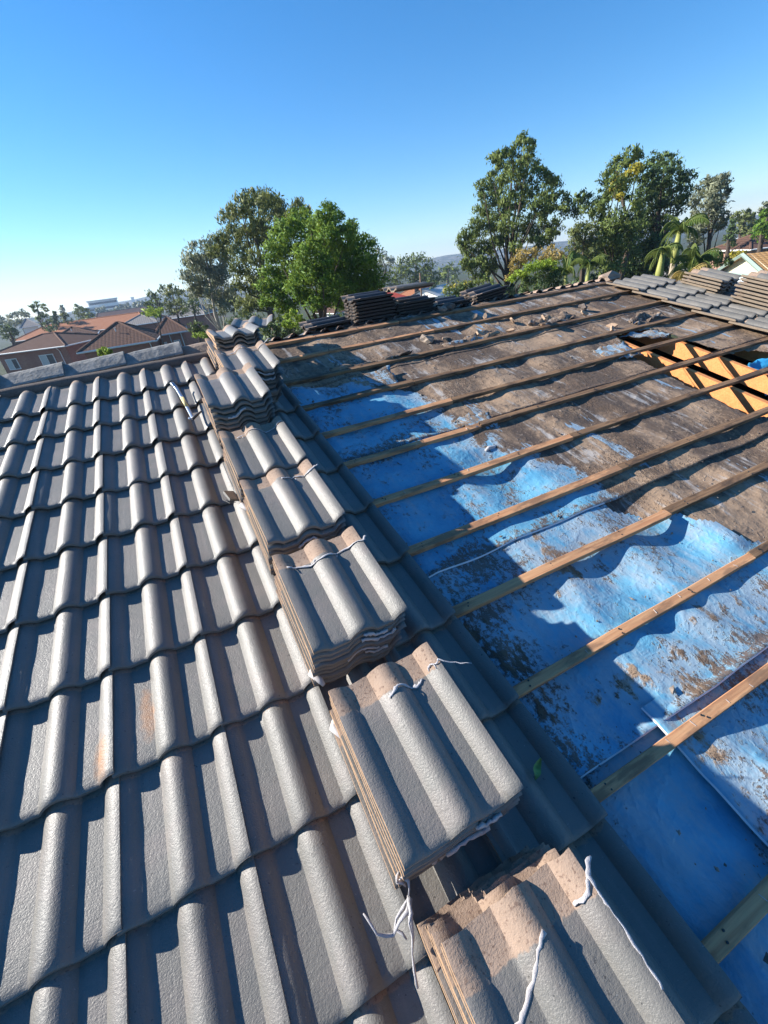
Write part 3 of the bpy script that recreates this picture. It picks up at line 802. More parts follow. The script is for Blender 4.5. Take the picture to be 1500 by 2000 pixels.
S2 = stack('third up from the bottom edge', U0 - .002, 0.318, 0.235, 8, ME_LOOSE, fronts=(1, 2, 4, 5), top_note='grey tile topmost on the third stack up with long white sealant bead and nail hole', creep=0.0, lean=0.0026, jit=0.003)
sealant(S2[0], 0.02, 0.30, 0.332, 14, r=0.0052, tail=(0.02, 0.012, 0.006), yv=0.012)
S3 = stack('fourth up from the bottom edge', U0 - .002, 0.800, 0.225, 7, ME_LOOSE, fronts=(2,), top_note='grey tile topmost on the fourth stack up, its brown head under the tile above', creep=0.0, lean=0.0026, jit=0.003)
sealant(S3[0], 0.15, 0.30, 0.338, 17, r=0.005, tail=(0.02, 0.004, 0.004), yv=0.010)
S4 = stack('fifth up from the bottom edge', U0 - .006, 1.245, 0.225, 7, ME_LOOSE, fronts=(1,), top_note='grey tile topmost on the fifth stack up, with sealant strand hanging on its left', creep=0.0, lean=0.0026, jit=0.003)
sealant(S4[0], 0.06, 0.29, 0.340, 19, r=0.0042, yv=0.014)
S5 = stack('beside the pry bar', U0 - .010, 1.735, 0.320, 9, ME_LOOSE, fronts=(2,), pitch=0.029, top_note='clean grey tile with no sealant topmost on the tall stack beside the pry bar')
S6 = stack('set back behind the pry bar stack', 0.775, 2.17, 0.265, 9, ME_LOOSE, fronts=(1, 2, 4, 6), jit=0.007, top_note='grey tile topmost on the seventh stack up, bluish sealant along its head')
sealant(S6[0], 0.02, 0.30, 0.350, 23, r=0.006, tail=(0.05, 0.01, 0.02), yv=0.01)
S7 = stack('straddling the ridge end', 0.815, 2.74, 0.285, 4, ME_LOOSE, pitch=0.030, tilt=-0.22, fan=-0.06, top_note='grey tile topmost on the stack at the ridge end, brown along its head')
o = obj('loose_tile', ME_LOOSE[1], RT(0.85, 2.80, 0.115, -0.15, 0.1)); tag(o, 'grey tile jammed crosswise below the stack at the ridge end', 'roof tile', 'loose tiles stacked in a line up the roof')
o = obj('loose_tile', ME_LOOSE[2], RT(0.99, 3.14, 0.17, -0.20, -0.25)); tag(o, 'grey tile poking out to the right behind the stack at the ridge end', 'roof tile', 'loose tiles stacked in a line up the roof')
for k in range(4):
    o = obj('loose_tile', ME_LOOSE[k % 4], RT(0.79 + rnd.gauss(0, .01), 2.84, 0.09 - k * 0.028, -0.06, rnd.gauss(0, .02)))
    tag(o, 'dark grey tile, %s of four in the low pile under the ridge end stack' % ['first', 'second', 'third', 'lowest'][k], 'roof tile', 'loose tiles stacked in a line up the roof')

# right-hand stacks
GR = 'loose tiles stacked on the right of the roof'
stack('on the right, the shorter one', 5.74, 2.34, 0.12, 6, [ME_GRY], pitch=0.031, tilt=-0.02, group=GR, look='pale edged tile', jit=0.008)
stack('at the right edge, the taller one', 5.66, 1.74, 0.235, 10, [ME_GRY], pitch=0.031, tilt=-0.02, group=GR, look='pale edged tile', jit=0.008)
# stacks just over the ridge, black from painted shade: tiles lie along the ridge
GB = 'black tiles stacked along the ridge'
def ridge_stack(where, u_left, n, pitch=0.029, dv=0.0, rise=0.0, roll=0.0, base=0.05, meshes=(ME_TILE_SHADE,), jit=0.008, look='shade-black tile'):
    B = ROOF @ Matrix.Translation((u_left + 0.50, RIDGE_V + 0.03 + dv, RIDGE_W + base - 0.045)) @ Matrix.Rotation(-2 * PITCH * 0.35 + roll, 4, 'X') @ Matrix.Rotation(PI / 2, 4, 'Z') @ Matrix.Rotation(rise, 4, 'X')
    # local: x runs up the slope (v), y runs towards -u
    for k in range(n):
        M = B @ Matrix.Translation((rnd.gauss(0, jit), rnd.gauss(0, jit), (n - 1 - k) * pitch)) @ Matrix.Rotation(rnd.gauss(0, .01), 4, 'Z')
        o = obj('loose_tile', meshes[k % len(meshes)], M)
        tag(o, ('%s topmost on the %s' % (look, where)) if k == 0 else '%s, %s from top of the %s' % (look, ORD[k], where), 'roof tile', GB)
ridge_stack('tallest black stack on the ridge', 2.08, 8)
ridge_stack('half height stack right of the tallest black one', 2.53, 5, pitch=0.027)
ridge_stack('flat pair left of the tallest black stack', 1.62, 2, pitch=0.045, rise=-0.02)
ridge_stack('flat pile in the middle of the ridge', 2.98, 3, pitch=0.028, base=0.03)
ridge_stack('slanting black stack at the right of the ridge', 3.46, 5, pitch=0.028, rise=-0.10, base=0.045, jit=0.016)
o = obj('loose_tile', ME_GRY, ROOF @ Matrix.Translation((2.99, 3.47, 0.145)) @ Matrix.Rotation(-0.1, 4, 'X') @ Matrix.Rotation(PI / 2, 4, 'Z') @ Matrix.Rotation(0.16, 4, 'Y'))
tag(o, 'flat grey tile with white flecks leaning on the tallest black stack', 'roof tile', GB)

# ------------------------------------------------------------------ small things on the roof
def rock(seed, size, flat=0.6):
    q = np.random.default_rng(seed); bm = bmesh.new(); bmesh.ops.create_icosphere(bm, subdivisions=2, radius=1)
    for v in bm.verts:
        p = v.co; k = 1 + 0.35 * math.sin(p.x * 3 + seed) * math.cos(p.y * 4 + seed * 2) + 0.2 * q.standard_normal() * 0.6
        v.co = Vector((p.x * size[0] * k, p.y * size[1] * k, p.z * size[2] * k))
    me = bpy.data.meshes.new('fragment'); bm.to_mesh(me); bm.free(); return me
def shard(seed, L, Wd, T):
    q = random.Random(seed); pts = []
    for k in range(6):
        a = k / 6 * 2 * PI + q.uniform(-.3, .3); r = q.uniform(.6, 1)
        pts.append((math.cos(a) * L * r, math.sin(a) * Wd * r))
    V = [(x, y, T + .1 * T * q.random()) for x, y in pts] + [(x * 1.06, y * 1.06, 0) for x, y in pts]
    Fc = [tuple(range(6)), tuple(range(11, 5, -1))] + [(i, 6 + i, 6 + (i + 1) % 6, (i + 1) % 6) for i in range(6)]
    return mesh('shard', V, Fc, M_RAW)
deb = [(2.52, 2.80, 'brown chunk of mortar lying left of the debris row below the second batten'), (2.66, 2.74, 'long flat brown splinter lying on dirty foil near the left debris'),
       (3.00, 2.68, 'upright curled brown scrap wedged above the third batten'), (3.14, 2.64, 'dark curled scrap beside the upright brown scrap'),
       (3.30, 2.63, 'small brown crumb right of the curled scraps'), (3.46, 2.82, 'brown block of mortar standing against the second batten'),
       (3.63, 2.60, 'large broken tile corner leaning over the third batten'), (3.60, 2.70, 'pale brown lump behind the leaning tile corner'),
       (3.20, 3.06, 'small upright brown chip just below the top batten'), (3.30, 3.02, 'dark flat chip beside the upright chip under the top batten'),
       (4.22, 2.66, 'shaggy brown clump of torn foil near the right tiles'), (4.35, 2.80, 'dark folded scrap between the second and third battens at right'),
       (4.20, 2.30, 'red brown tile shard lying above the roof opening'), (4.12, 2.24, 'grey crumpled scrap at the upper corner of the roof opening'),
       (3.02, 3.33, 'grey stone lying on the top batten by the ridge tiles'), (3.10, 3.36, 'knobbly dark lump on the ridge beside the grey stone')]
for i, (u, v, lab) in enumerate(deb):
    q = random.Random(i)
    if i not in (0, 7, 11, 14, 15):
        L_ = 0.08 if i == 6 else (0.085 if i == 1 else q.uniform(.045, .065))
        me = shard(i, L_, L_ * (0.6 if i == 6 else (.22 if i == 1 else q.uniform(.35, .6))), 0.015)
        M = RT(u, v, (-0.02 if i == 6 else -0.075), 0.75 if i == 6 else q.uniform(.1, 1.0) * (0.1 if i in (1, 9) else 1), q.uniform(-1, 1), q.uniform(-.4, .5))
    else:
        sz = 0.032 + q.random() * 0.02
        me = rock(i, (sz * 1.3, sz * 0.8, sz * 0.7)); me.materials.append(M_MORTAR if i not in (3, 11, 15) else M_RAWDARK)
        M = RT(u, v, -0.075 + (0.03 if i > 13 else 0.0), 0, q.uniform(0, 3))
    o = obj('debris_piece', me, M); tag(o, lab, 'debris', 'broken bits lying on the stripped roof')
# crumpled scraps along the dirty foil
for i, (u, v, su, sv, lab) in enumerate([(2.85, 2.66, .55, .10, 'long torn strip of dirty foil lying along the third batten'), (3.85, 2.70, .45, .13, 'crumpled grey foil strip right of the leaning tile corner'),
                                         (4.65, 2.32, .40, .10, 'curled dark scrap of foil under the right hand tiles'), (1.9, 2.62, .7, .06, 'dark ripped foil edge rolled along the third batten at left')]):
    P = [(u - su / 2, v - sv, -0.085), (u + su / 2, v - sv * .6, -0.06), (u + su / 2, v + sv * .5, -0.08), (u - su / 2, v + sv * .3, -0.075)]
    o = patch('foil_scrap', P, M_FOIL, None, 22, 8, 0.03, 40 + i)
    o.data.attributes['dirt'].data.foreach_set('value', np.full(len(o.data.vertices), 0.95, np.float32))
    tag(o, lab, 'foil scrap', 'torn foil scraps on the stripped roof')
# white sealant crumb on the batten joint
mb = MB(); mb.tube([(0, 0, 0), (.03, .01, .006), (.06, .004, .004), (.1, .014, .0)], [.008, .013, .010, .006], 7)
o = obj('sealant_scrap', mb.build('sealant_scrap', M_SEAL, True), RT(1.98, 1.25, -0.10)); tag(o, 'white lump of old sealant lying on dirty foil above a batten', 'sealant scrap')
# strands of old sealant hanging off the stack
mb = MB(); q = random.Random(3)
for (a, pts) in enumerate([[(0, 0, .03), (-.02, -.02, .05), (-.06, -.035, .035), (-.085, -.02, .05), (-.10, .02, .06)], [(0, 0, .03), (-.015, -.035, .05), (-.035, -.08, .03), (-.05, -.125, .012)], [(0, 0, .03), (-.02, -.01, .02), (-.05, -.03, .01), (-.035, -.055, .006)], [(0, .02, .05), (-.012, .03, .075), (-.006, .045, .06), (.01, .05, .05)], [(.0, .0, .04), (.012, .02, .06), (.0, .035, .07), (-.014, .03, .05)], [(-.005, -.01, .06), (-.02, -.04, .07), (-.03, -.07, .04)]]):
    P = []
    for k in range(len(pts) - 1):
        for f in (0, .5): P.append(Vector(pts[k]).lerp(Vector(pts[k + 1]), f) + Vector((q.gauss(0, .002), q.gauss(0, .002), q.gauss(0, .002))))
    P.append(Vector(pts[-1]))
    mb.tube(P, [0.0046 * (1 - .65 * i / len(P)) * q.uniform(.45, 1.4) for i in range(len(P))], 6, flat=.5)
o = obj('sealant_strands', mb.build('sealant_strands', M_SEAL, True), RT(0.600, -0.255, 0.06)); tag(o, 'torn white sealant strands splayed at the foot of the second stack', 'sealant strands')
for (u, v, w_, lab) in ((0.60, 0.345, 0.05, 'blob of white sealant stuck at the left foot of the third stack'), (0.592, 1.24, 0.05, 'tan sealant blob stuck to the left side of the fourth stack'), (0.60, 0.17, 0.03, 'small white sealant bead beside the second stack, low on its left side')):
    mb = MB(); mb.tube([(0, .02, 0), (-.01, .0, .006), (.004, -.03, .004), (.01, -.05, 0)], [.008, .014, .011, .006], 7)
    o = obj('sealant_scrap', mb.build('sealant_scrap', M_SEALD, True), RT(u, v, w_)); tag(o, lab, 'sealant scrap')
# grey chip hanging by a strand
mb = MB(); mb.box((0, 0, 0), (0.05, 0.075, 0.012), Matrix.Rotation(0.5, 3, 'Y')); mb.tube([(-.03, .03, 0), (-.045, -.01, .01), (-.03, -.05, .005), (0, -.055, 0)], .0016, 5)
o = obj('tile_chip', mb.build('tile_chip', M_GREY), RT(0.555, 1.36, 0.03, 0, 0.2)); tag(o, 'small grey tile chip with sealant hair resting against the fourth stack', 'tile chip')
# leaf
V = []; Fc = []
for k in range(7):
    a = k / 6; wd = 0.011 * math.sin(PI * min(1, a * .95 + .03)) ** .7
    V += [(-.03 + .06 * a, -wd, .010 + .012 * math.sin(a * 7)), (-.03 + .06 * a, 0, .004 + .012 * math.sin(a * 7)), (-.03 + .06 * a, wd, .011 + .012 * math.sin(a * 6 + 1))]
for k in range(6):
    for j in range(2): Fc.append((k * 3 + j, k * 3 + j + 1, k * 3 + 4 + j, k * 3 + 3 + j))
M_LEAFG = plain('green_leaf', (0.20, 0.30, 0.09), 0.6, 0.3, 0.25, 80)
o = obj('leaf', mesh('leaf', V, Fc, M_LEAFG, smooth=True), RT(1.068, -0.180, CW + .005, 0, 0.6)); tag(o, 'small curled green leaf lying on a shaded tile', 'leaf')
# pry bar
pry = empty('pry_bar', ROOF @ Vector((0.47, 2.45, 0.0)))
tag(pry, 'steel pry bar with worn yellow sticker resting on tiles left of the stacks', 'pry bar')
mb = MB(); mb.tube([(.455, 2.72, .028), (.468, 2.70, .010), (.475, 2.64, .012), (.492, 2.45, .014), (.506, 2.24, .016), (.508, 2.19, .020), (.498, 2.165, .032), (.485, 2.172, .040)], [.016, .015, .012, .012, .012, .012, .013, .011], 8, flat=.55)
obj('bar', mb.build('bar', M_STEEL, True), ROOF, pry)
mb = MB(); mb.tube([(.4865, 2.50, .0145), (.4985, 2.36, .0155)], .0128, 8, flat=.62); obj('sticker', mb.build('sticker', M_YELLOW, True), ROOF, pry)
mb = MB(); mb.tube([(.500, 2.165, .030), (.530, 2.19, .034), (.565, 2.235, .030)], [.012, .010, .006], 8, flat=.7); obj('claw', mb.build('claw', M_IRON, True), ROOF, pry)

# ridge end mound
me = rock(99, (.15, .10, .045)); me.materials.append(M_CAPRAW)
o = obj('ridge_fragment', me, RT(5.42, 3.42, -0.06)); tag(o, 'broken brown ridge cap end on the ridge by the right tiles', 'ridge cap')
# ------------------------------------------------------------------ ground, hill, haze
def ground_mat():
    t = NT('ground_grass', 0.95, 0.1); co = t.coord('Object')
    c = t.mix(t.noise(co, 0.15, 6), (0.035, 0.052, 0.020), (0.075, 0.075, 0.038))
    c = t.mix(t.ss(t.noise(co, 0.03, 4), 0.55, 0.65), c, (0.075, 0.068, 0.055))
    t.col(c); t.bump(t.noise(co, 3, 4), 0.05); return t.m
GR_ = 1400.0
n = 40
gx = np.linspace(-GR_, GR_, n); X, Y = np.meshgrid(gx, gx)
ids = np.arange(n * n).reshape(n, n)
q = np.stack([ids[:-1, :-1], ids[:-1, 1:], ids[1:, 1:], ids[1:, :-1]], -1).reshape(-1, 4)
o = obj('ground', mesh('ground', np.stack([X, Y, X * 0], -1).reshape(-1, 3), q, ground_mat())); tag(o, kind='structure')
# low far hills all round
def hill(name, a0, a1, r0, r1, hgt, seed, col):
    na, nr = 70, 10
    A, R_ = np.meshgrid(np.linspace(a0, a1, na), np.linspace(0, 1, nr))
    edge = np.clip(np.minimum((A - a0), (a1 - A)) / ((a1 - a0) * 0.2), 0, 1)
    Z = hgt * np.sin(PI * np.clip(R_ * 0.75, 0, 1)) * edge * (0.75 + 0.4 * fbm(A * 1.5, A * 0, seed, 4)) - 0.3
    rr = r0 + (r1 - r0) * R_
    ids = np.arange(na * nr).reshape(nr, na)
    q = np.stack([ids[:-1, :-1], ids[:-1, 1:], ids[1:, 1:], ids[1:, :-1]], -1).reshape(-1, 4)
    t = NT(name + '_cover', 0.95, 0.1); co = t.coord('Object')
    t.col(t.mix(t.ss(t.noise(co, 0.05, 6, 0.7), 0.45, 0.6), col, (0.16, 0.15, 0.13))); t.bump(t.noise(co, 0.12, 5), 4.0)
    o = obj(name, mesh(name, np.stack([EYE.x + np.sin(A) * rr, EYE.y + np.cos(A) * rr, Z], -1).reshape(-1, 3), q, t.m, smooth=True)); tag(o, kind='structure')
hill('hill', -1.2, 1.6, 750, 1150, 20, 2, (0.045, 0.06, 0.03))
hill('hill', -0.75, 0.35, 420, 640, 11, 8, (0.04, 0.055, 0.028))

# ------------------------------------------------------------------ trees
def leaf_mat(name, a, b, trans=0.25, rough=0.55):
    t = NT(name, rough, 0.15)
    rd = t.n('ShaderNodeAttribute', attribute_name='tone').outputs['Fac']
    c = t.mix(rd, a, b); t.col(c)
    tr = t.n('ShaderNodeBsdfTranslucent'); t.l(t.mix(0.35, c, (0.30, 0.32, 0.05)), tr.inputs[0])
    ms = t.n('ShaderNodeMixShader'); ms.inputs[0].default_value = trans
    t.l(t.b.outputs[0], ms.inputs[1]); t.l(tr.outputs[0], ms.inputs[2]); t.l(ms.outputs[0], t.out.inputs[0])
    return t.m
L_JAC = leaf_mat('jacaranda_leaves', (0.050, 0.130, 0.018), (0.185, 0.290, 0.035), 0.30)
L_EUC = leaf_mat('eucalypt_leaves', (0.060, 0.105, 0.030), (0.185, 0.225, 0.055), 0.22)
L_OLIVE = leaf_mat('olive_leaves', (0.080, 0.110, 0.040), (0.190, 0.210, 0.070), 0.22)
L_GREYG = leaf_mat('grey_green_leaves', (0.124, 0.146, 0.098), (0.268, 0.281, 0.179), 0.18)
L_YEL = leaf_mat('yellow_leaves', (0.264, 0.255, 0.03), (0.495, 0.405, 0.06), 0.3)
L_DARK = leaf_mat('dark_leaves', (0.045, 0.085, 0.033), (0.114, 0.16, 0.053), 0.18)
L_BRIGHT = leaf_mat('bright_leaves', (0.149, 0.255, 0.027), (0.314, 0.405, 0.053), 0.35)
L_TAN = leaf_mat('tan_leaves', (0.248, 0.18, 0.053), (0.446, 0.33, 0.112), 0.3)
L_PALM = leaf_mat('palm_leaves', (0.042, 0.095, 0.022), (0.16, 0.19, 0.045), 0.22)
M_BARK = plain('brown_bark', (0.085, 0.065, 0.05), 0.9, 0.1, 0.3, 5, 0.02)
M_BARKW = plain('pale_gum_bark', (0.40, 0.35, 0.29), 0.85, 0.15, 0.25, 4, 0.01)
M_PALMT = plain('palm_trunk', (0.34, 0.28, 0.20), 0.85, 0.15, 0.2, 6, 0.01)
M_PALMS = plain('palm_crownshaft', (0.27, 0.28, 0.075), 0.6, 0.3, 0.2, 4)

def leaves(blobs, size, dens, seed, droop=0.3, elong=2.2, clumps=14, flat=0.85, clump_r=0.44):
    r = np.random.default_rng(seed); P = []; T = []; O = []
    for (c, R_) in blobs:
        c = np.array(c); nc = max(4, int(clumps * r.uniform(.8, 1.2)))
        d = r.standard_normal((nc, 3)); d /= np.linalg.norm(d, axis=1)[:, None]
        cc = c + d * (R_ * r.uniform(0.30, 0.95, nc) ** 0.6)[:, None] * np.array([1, 1, flat])
        N = max(12, int(9.5 * dens * R_ * R_ / (size * size) / nc))
        for k in range(nc):
            rk = R_ * clump_r * r.uniform(.6, 1.3)
            x = r.standard_normal((N, 3)) * 0.55 * rk * np.array([1, 1, .75])
            P.append(cc[k] + x); T.append(np.full(N, r.uniform(.15, .85)) * 0.6 + r.uniform(0, 0.4, N))
            O.append((cc[k] + x - c) / R_ * 0.9 + x / rk * 0.7)
    P = np.concatenate(P); T = np.concatenate(T); O = np.concatenate(O); N = len(P)
    O /= np.linalg.norm(O, axis=1)[:, None] + 1e-9
    O = O + 0.45 * r.standard_normal((N, 3)); O /= np.linalg.norm(O, axis=1)[:, None] + 1e-9
    a = r.standard_normal((N, 3)); a[:, 2] -= droop * 3; a /= np.linalg.norm(a, axis=1)[:, None]
    b = np.cross(a, O + 0.5 * r.standard_normal((N, 3))); b /= np.linalg.norm(b, axis=1)[:, None] + 1e-9
    flip = (np.einsum('ij,ij->i', np.cross(a, b), O) > 0)          # face the leaf outwards
    b = np.where(flip[:, None], -b, b)
    sz = size * .64 * r.uniform(.6, 1.3, N)
    a = a * (sz * elong / 2)[:, None]; b = b * (sz / 2)[:, None]
    V = np.stack([P - a, P + b * 0.9, P + a, P - b * 0.9], 1).reshape(-1, 3)
    q = np.arange(4 * N).reshape(N, 4)
    return V, q, np.repeat(T, 4), np.repeat(O, 4, axis=0)
def crown_mesh(bl, size, dens, seed, mat, **kw):
    V, q, T, O = leaves(bl, size, dens, seed, **kw)
    me = mesh('crown', V, q, mat, smooth=True, attrs={'tone': T})
    me.normals_split_custom_set_from_vertices(O.astype(np.float32))
    return me
def tree(name, label, base, blobs, mat, size, dens=1.0, seed=0, bark=None, trunk_r=0.2, fork=0.35, group=None, extra=None, limbs=True, cat='tree', **kw):
    """base: world point on the ground; blobs: list of (centre, radius)"""
    bark = bark or M_BARK
    root = empty(name, base); tag(root, label, cat, group)
    obj('crown', crown_mesh(blobs, size, dens, seed, mat, **kw), None, root)
    if extra:
        obj('crown', crown_mesh(extra[0], size, dens, seed + 1, extra[1], **kw), None, root)
    q_ = random.Random(seed); mb = MB()
    top = max((c.z for c, r in blobs)); cen = sum((c for c, r in blobs), Vector()) / len(blobs)
    b = Vector(base); zf = base[2] + (cen.z - base[2]) * fork * 2
    forkp = Vector((b.x * .6 + cen.x * .4, b.y * .6 + cen.y * .4, min(zf, top)))
    lead = Vector((cen.x, cen.y, top * .72 + .28 * cen.z))
    path = [b, b.lerp(forkp, .5) + Vector((q_.gauss(0, .1), q_.gauss(0, .1), 0)), forkp, forkp.lerp(lead, .5) + Vector((q_.gauss(0, .3), q_.gauss(0, .3), 0)), lead]
    mb.tube(path, [trunk_r * 1.25, trunk_r, trunk_r * .8, trunk_r * .45, trunk_r * .15], 8)
    if limbs:
        for (c, R_) in blobs:
            if q_.random() < 0.5:
                z0 = max(forkp.z * .9, min(lead.z * .95, c.z - abs(c.z - forkp.z) * q_.uniform(.4, .7)))
                f = 0 if z0 <= forkp.z else (z0 - forkp.z) / max(.1, lead.z - forkp.z)
                st = forkp.lerp(lead, f); mid = st.lerp(c, .55) + Vector((q_.gauss(0, .15), q_.gauss(0, .15), -0.05 * (c - st).length))
                rr = trunk_r * (.30 - .18 * f)
                mb.tube([st, mid, c], [rr, rr * .6, rr * .22], 5)
    obj('trunk', mb.build('trunk', bark, True), None, root)
    return root
def ZB(ox, oy, sc_, dist, lst, seed=0, spread=1.0, rs=1.0):
    """blobs given in pixels of an enlarged crop of the photo -> world spheres at their own depth"""
    q = random.Random(seed); out = []
    xs = [a[0] for a in lst]; wd = (max(xs) - min(xs) + 60) / sc_ / F * dist
    cx = (max(xs) + min(xs)) / 2
    for (x, y, r) in lst:
        e = 1 - abs((x - cx) / ((max(xs) - min(xs)) / 2 + 60))
        dd = dist + q.uniform(-.5, .5) * wd * 0.75 * (0.25 + e) * spread
        p = at(ox + x / sc_, oy + y / sc_, dd)
        out.append((p, r * rs / sc_ / F * depth(p)))
    return out
def foot(px, py, dist): p = at(px, py, dist); return Vector((p.x, p.y, 0))

z1 = [(890,290,70),(960,310,50),(700,340,80),(620,400,80),(820,380,80),(1060,400,60),(760,470,100),(560,480,90),(900,460,100),(1040,480,90),(1150,540,80),(520,590,80),(640,590,100),(780,600,110),(920,600,110),(1060,600,110),(1190,640,80),(480,740,70),(600,730,90),(720,720,90),(860,720,110),(1000,730,110),(1140,740,110),(1260,790,80),(460,820,60),(560,830,80),(700,820,90),(900,830,90),(1040,850,90),(1180,830,80),(450,930,50),(520,900,60),(900,910,60),(720,900,60)]
tree('leafy_tree', 'dense bright green feathery tree just beyond the ridge, left of the tall black stack', foot(610, 620, 15), ZB(400, 340, 3.75, 15, z1 + [(640, 960, 60), (800, 950, 60), (1000, 930, 60), (1120, 900, 60), (560, 980, 50)], 1, rs=1.15), L_JAC, 0.062, 3.6, 1, None, 0.17, .30, clumps=26, clump_r=.42, elong=2.6, droop=.25)
z2 = [(400,150,70),(330,170,60),(480,190,60),(260,230,80),(400,260,100),(520,250,80),(180,330,70),(300,340,100),(440,360,90),(560,330,60),(690,250,60),(740,270,40),(640,300,50),(100,470,60),(200,450,80),(300,470,90),(420,470,70),(60,560,50),(150,560,60),(260,580,80),(380,600,60),(240,680,60),(360,720,70),(300,800,80),(400,820,80),(320,900,80),(290,970,60),(420,960,60)]
tree('gum_tree', 'tall olive green gum tree with open branches behind the bright feathery tree', foot(530, 620, 24), ZB(400, 340, 3.75, 24, z2, 2, rs=1.15), L_OLIVE, 0.10, 2.2, 2, None, 0.22, .34, clumps=16, clump_r=.42, droop=.5, elong=2.8)
z3 = [(100,470,60),(180,450,60),(60,540,50),(140,540,80),(220,520,70),(280,480,40),(90,610,70),(180,620,80),(250,600,60),(140,690,70),(230,690,70),(290,700,60),(320,760,40),(100,680,40),(190,750,50),(270,780,50)]
tree('gum_tree', 'grey green gum with pale forked trunks at the left of the tree group', foot(425, 620, 32), ZB(350, 340, 3, 32, z3, 3, rs=1.15), L_GREYG, 0.13, 2.0, 3, M_BARKW, 0.20, .22, clumps=15, clump_r=.42, droop=.5, elong=2.6)
z7 = [(740,130,60),(820,150,55),(820,240,60),(650,260,60),(560,270,70),(480,290,55),(740,310,50),(560,380,70),(820,370,80),(700,420,80),(460,480,50),(600,480,80),(900,450,80),(360,560,60),(1030,500,70),(1080,540,60),(500,570,90),(760,540,70),(430,680,90),(600,680,90),(820,620,80),(980,640,80),(380,790,80),(540,800,100),(720,720,80),(920,760,90),(1100,700,80),(1230,800,90),(1000,850,90),(280,960,80),(420,950,100),(600,930,90),(800,900,80),(1060,960,80),(180,1080,70),(160,1150,50),(300,1080,80),(440,1120,90),(720,1060,90),(860,1030,80),(1000,1050,80),(560,1080,70),(250,1250,90),(400,1280,90),(700,1150,60),(330,1380,100),(440,1390,80),(200,1330,60),(900,1120,60)]
tree('gum_tree', 'tallest gum tree with a narrow top, standing alone right of the middle', foot(990, 580, 28), ZB(870, 250, 5, 28, z7, 4, rs=1.15), L_EUC, 0.105, 2.8, 4, None, 0.24, .2, clumps=16, clump_r=.42, droop=.5, elong=2.6)
z8 = [(470,90,60),(400,120,50),(530,90,35),(320,190,45),(430,190,60),(280,260,45),(370,290,60),(560,220,60),(300,340,60),(400,380,60),(120,410,50),(90,400,35),(180,480,70),(250,460,60),(280,540,60),(480,520,80),(340,600,90),(300,720,110),(420,700,110),(400,850,120),(260,860,100),(330,950,80),(200,800,70)]
y8 = [(480,210,45),(440,260,45),(380,270,40),(350,310,40),(400,330,35),(390,390,40),(520,190,35)]
tree('gum_tree', 'spreading gum tree with yellow flowering boughs, left one of the right hand pair', foot(1215, 580, 26), ZB(1110, 280, 3.846, 26, z8, 5, rs=1.15), L_EUC, 0.10, 2.6, 5, None, 0.22, .28, extra=(ZB(1110, 280, 3.846, 25.2, y8, 51, .3), L_YEL), clumps=15, clump_r=.42, droop=.35, elong=2.4)
z8b = [(650,130,55),(740,130,55),(800,180,50),(700,230,80),(620,260,60),(880,260,55),(800,290,80),(680,340,80),(640,440,80),(760,420,80),(850,380,60),(540,430,70),(600,560,90),(560,680,110),(550,840,110),(700,620,80),(640,760,90),(720,860,90),(480,950,90),(640,930,80),(580,330,60),(800,480,60)]
tree('gum_tree', 'dark domed gum tree behind the two tall palms', foot(1285, 580, 29), ZB(1110, 280, 3.846, 29, z8b, 6, rs=1.15), L_DARK, 0.11, 2.8, 6, None, 0.24, .3, clumps=16, clump_r=.42, droop=.3, elong=2.2)
z9 = [(1060,270,50),(1150,260,45),(1020,330,60),(1120,340,70),(1180,300,40),(960,420,60),(1060,440,80),(1150,430,60),(1190,370,30),(1000,540,70),(1110,540,70),(1170,560,40),(1060,620,70),(1140,620,40),(980,640,60),(940,720,60)]
tree('she_oak', 'blue grey wispy tree to the right of the dark domed gum', foot(1385, 560, 34), ZB(1110, 280, 3.846, 34, z9, 7), L_GREYG, 0.11, 2.0, 7, None, 0.2, .25, clumps=18, clump_r=.42, droop=.1, elong=3.5)
z10 = [(100,650,70),(180,650,60),(40,700,70),(130,740,80),(40,790,60),(200,720,60),(100,830,60),(180,820,60)]
tree('bushy_tree', 'rounded olive brown tree between the tallest gum and the right hand pair', foot(1140, 570, 24), ZB(1110, 280, 3.846, 24, z10, 8), L_OLIVE, 0.09, 2.4, 8, clumps=16)
z11 = [(280,480,70),(380,440,70),(480,420,70),(560,430,60),(180,550,70),(120,590,50),(230,520,60),(330,450,60),(430,420,50)]
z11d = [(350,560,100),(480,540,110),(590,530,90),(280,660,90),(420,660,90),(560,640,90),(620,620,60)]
tree('shrub', 'shrub with bright green top and dark underside behind the ridge tiles', foot(1060, 590, 14), ZB(980, 440, 5.556, 14, z11d, 9), L_DARK, 0.05, 2.2, 9, trunk_r=.08, fork=.15, extra=(ZB(980, 440, 5.556, 13.7, z11, 91, .5), L_BRIGHT), cat='shrub', clumps=14)  # sunlit top and shaded inside put into two leaf colours
z12 = [(220,340,90),(330,300,80),(160,420,70),(130,500,50),(80,570,40),(440,350,60),(520,280,70),(560,350,80),(640,320,60),(700,380,50)]
tree('shrub', 'tan flowering shrub behind the bright green topped shrub', foot(1040, 580, 18), ZB(980, 440, 5.556, 18, z12, 10), L_TAN, 0.06, 2.2, 10, trunk_r=.08, fork=.15, cat='shrub', clumps=14)
def simple(name, label, px, py, dist, blobs, mat, size, seed, **kw):   # blobs in photo pixels
    return tree(name, label, foot(px, py, dist), ZB(0, 0, 1, dist, blobs, seed), mat, size * .75, kw.pop('dens', 1.0) * 1.9, seed, trunk_r=kw.pop('trunk_r', .18), clumps=kw.pop('clumps', 12), **kw)
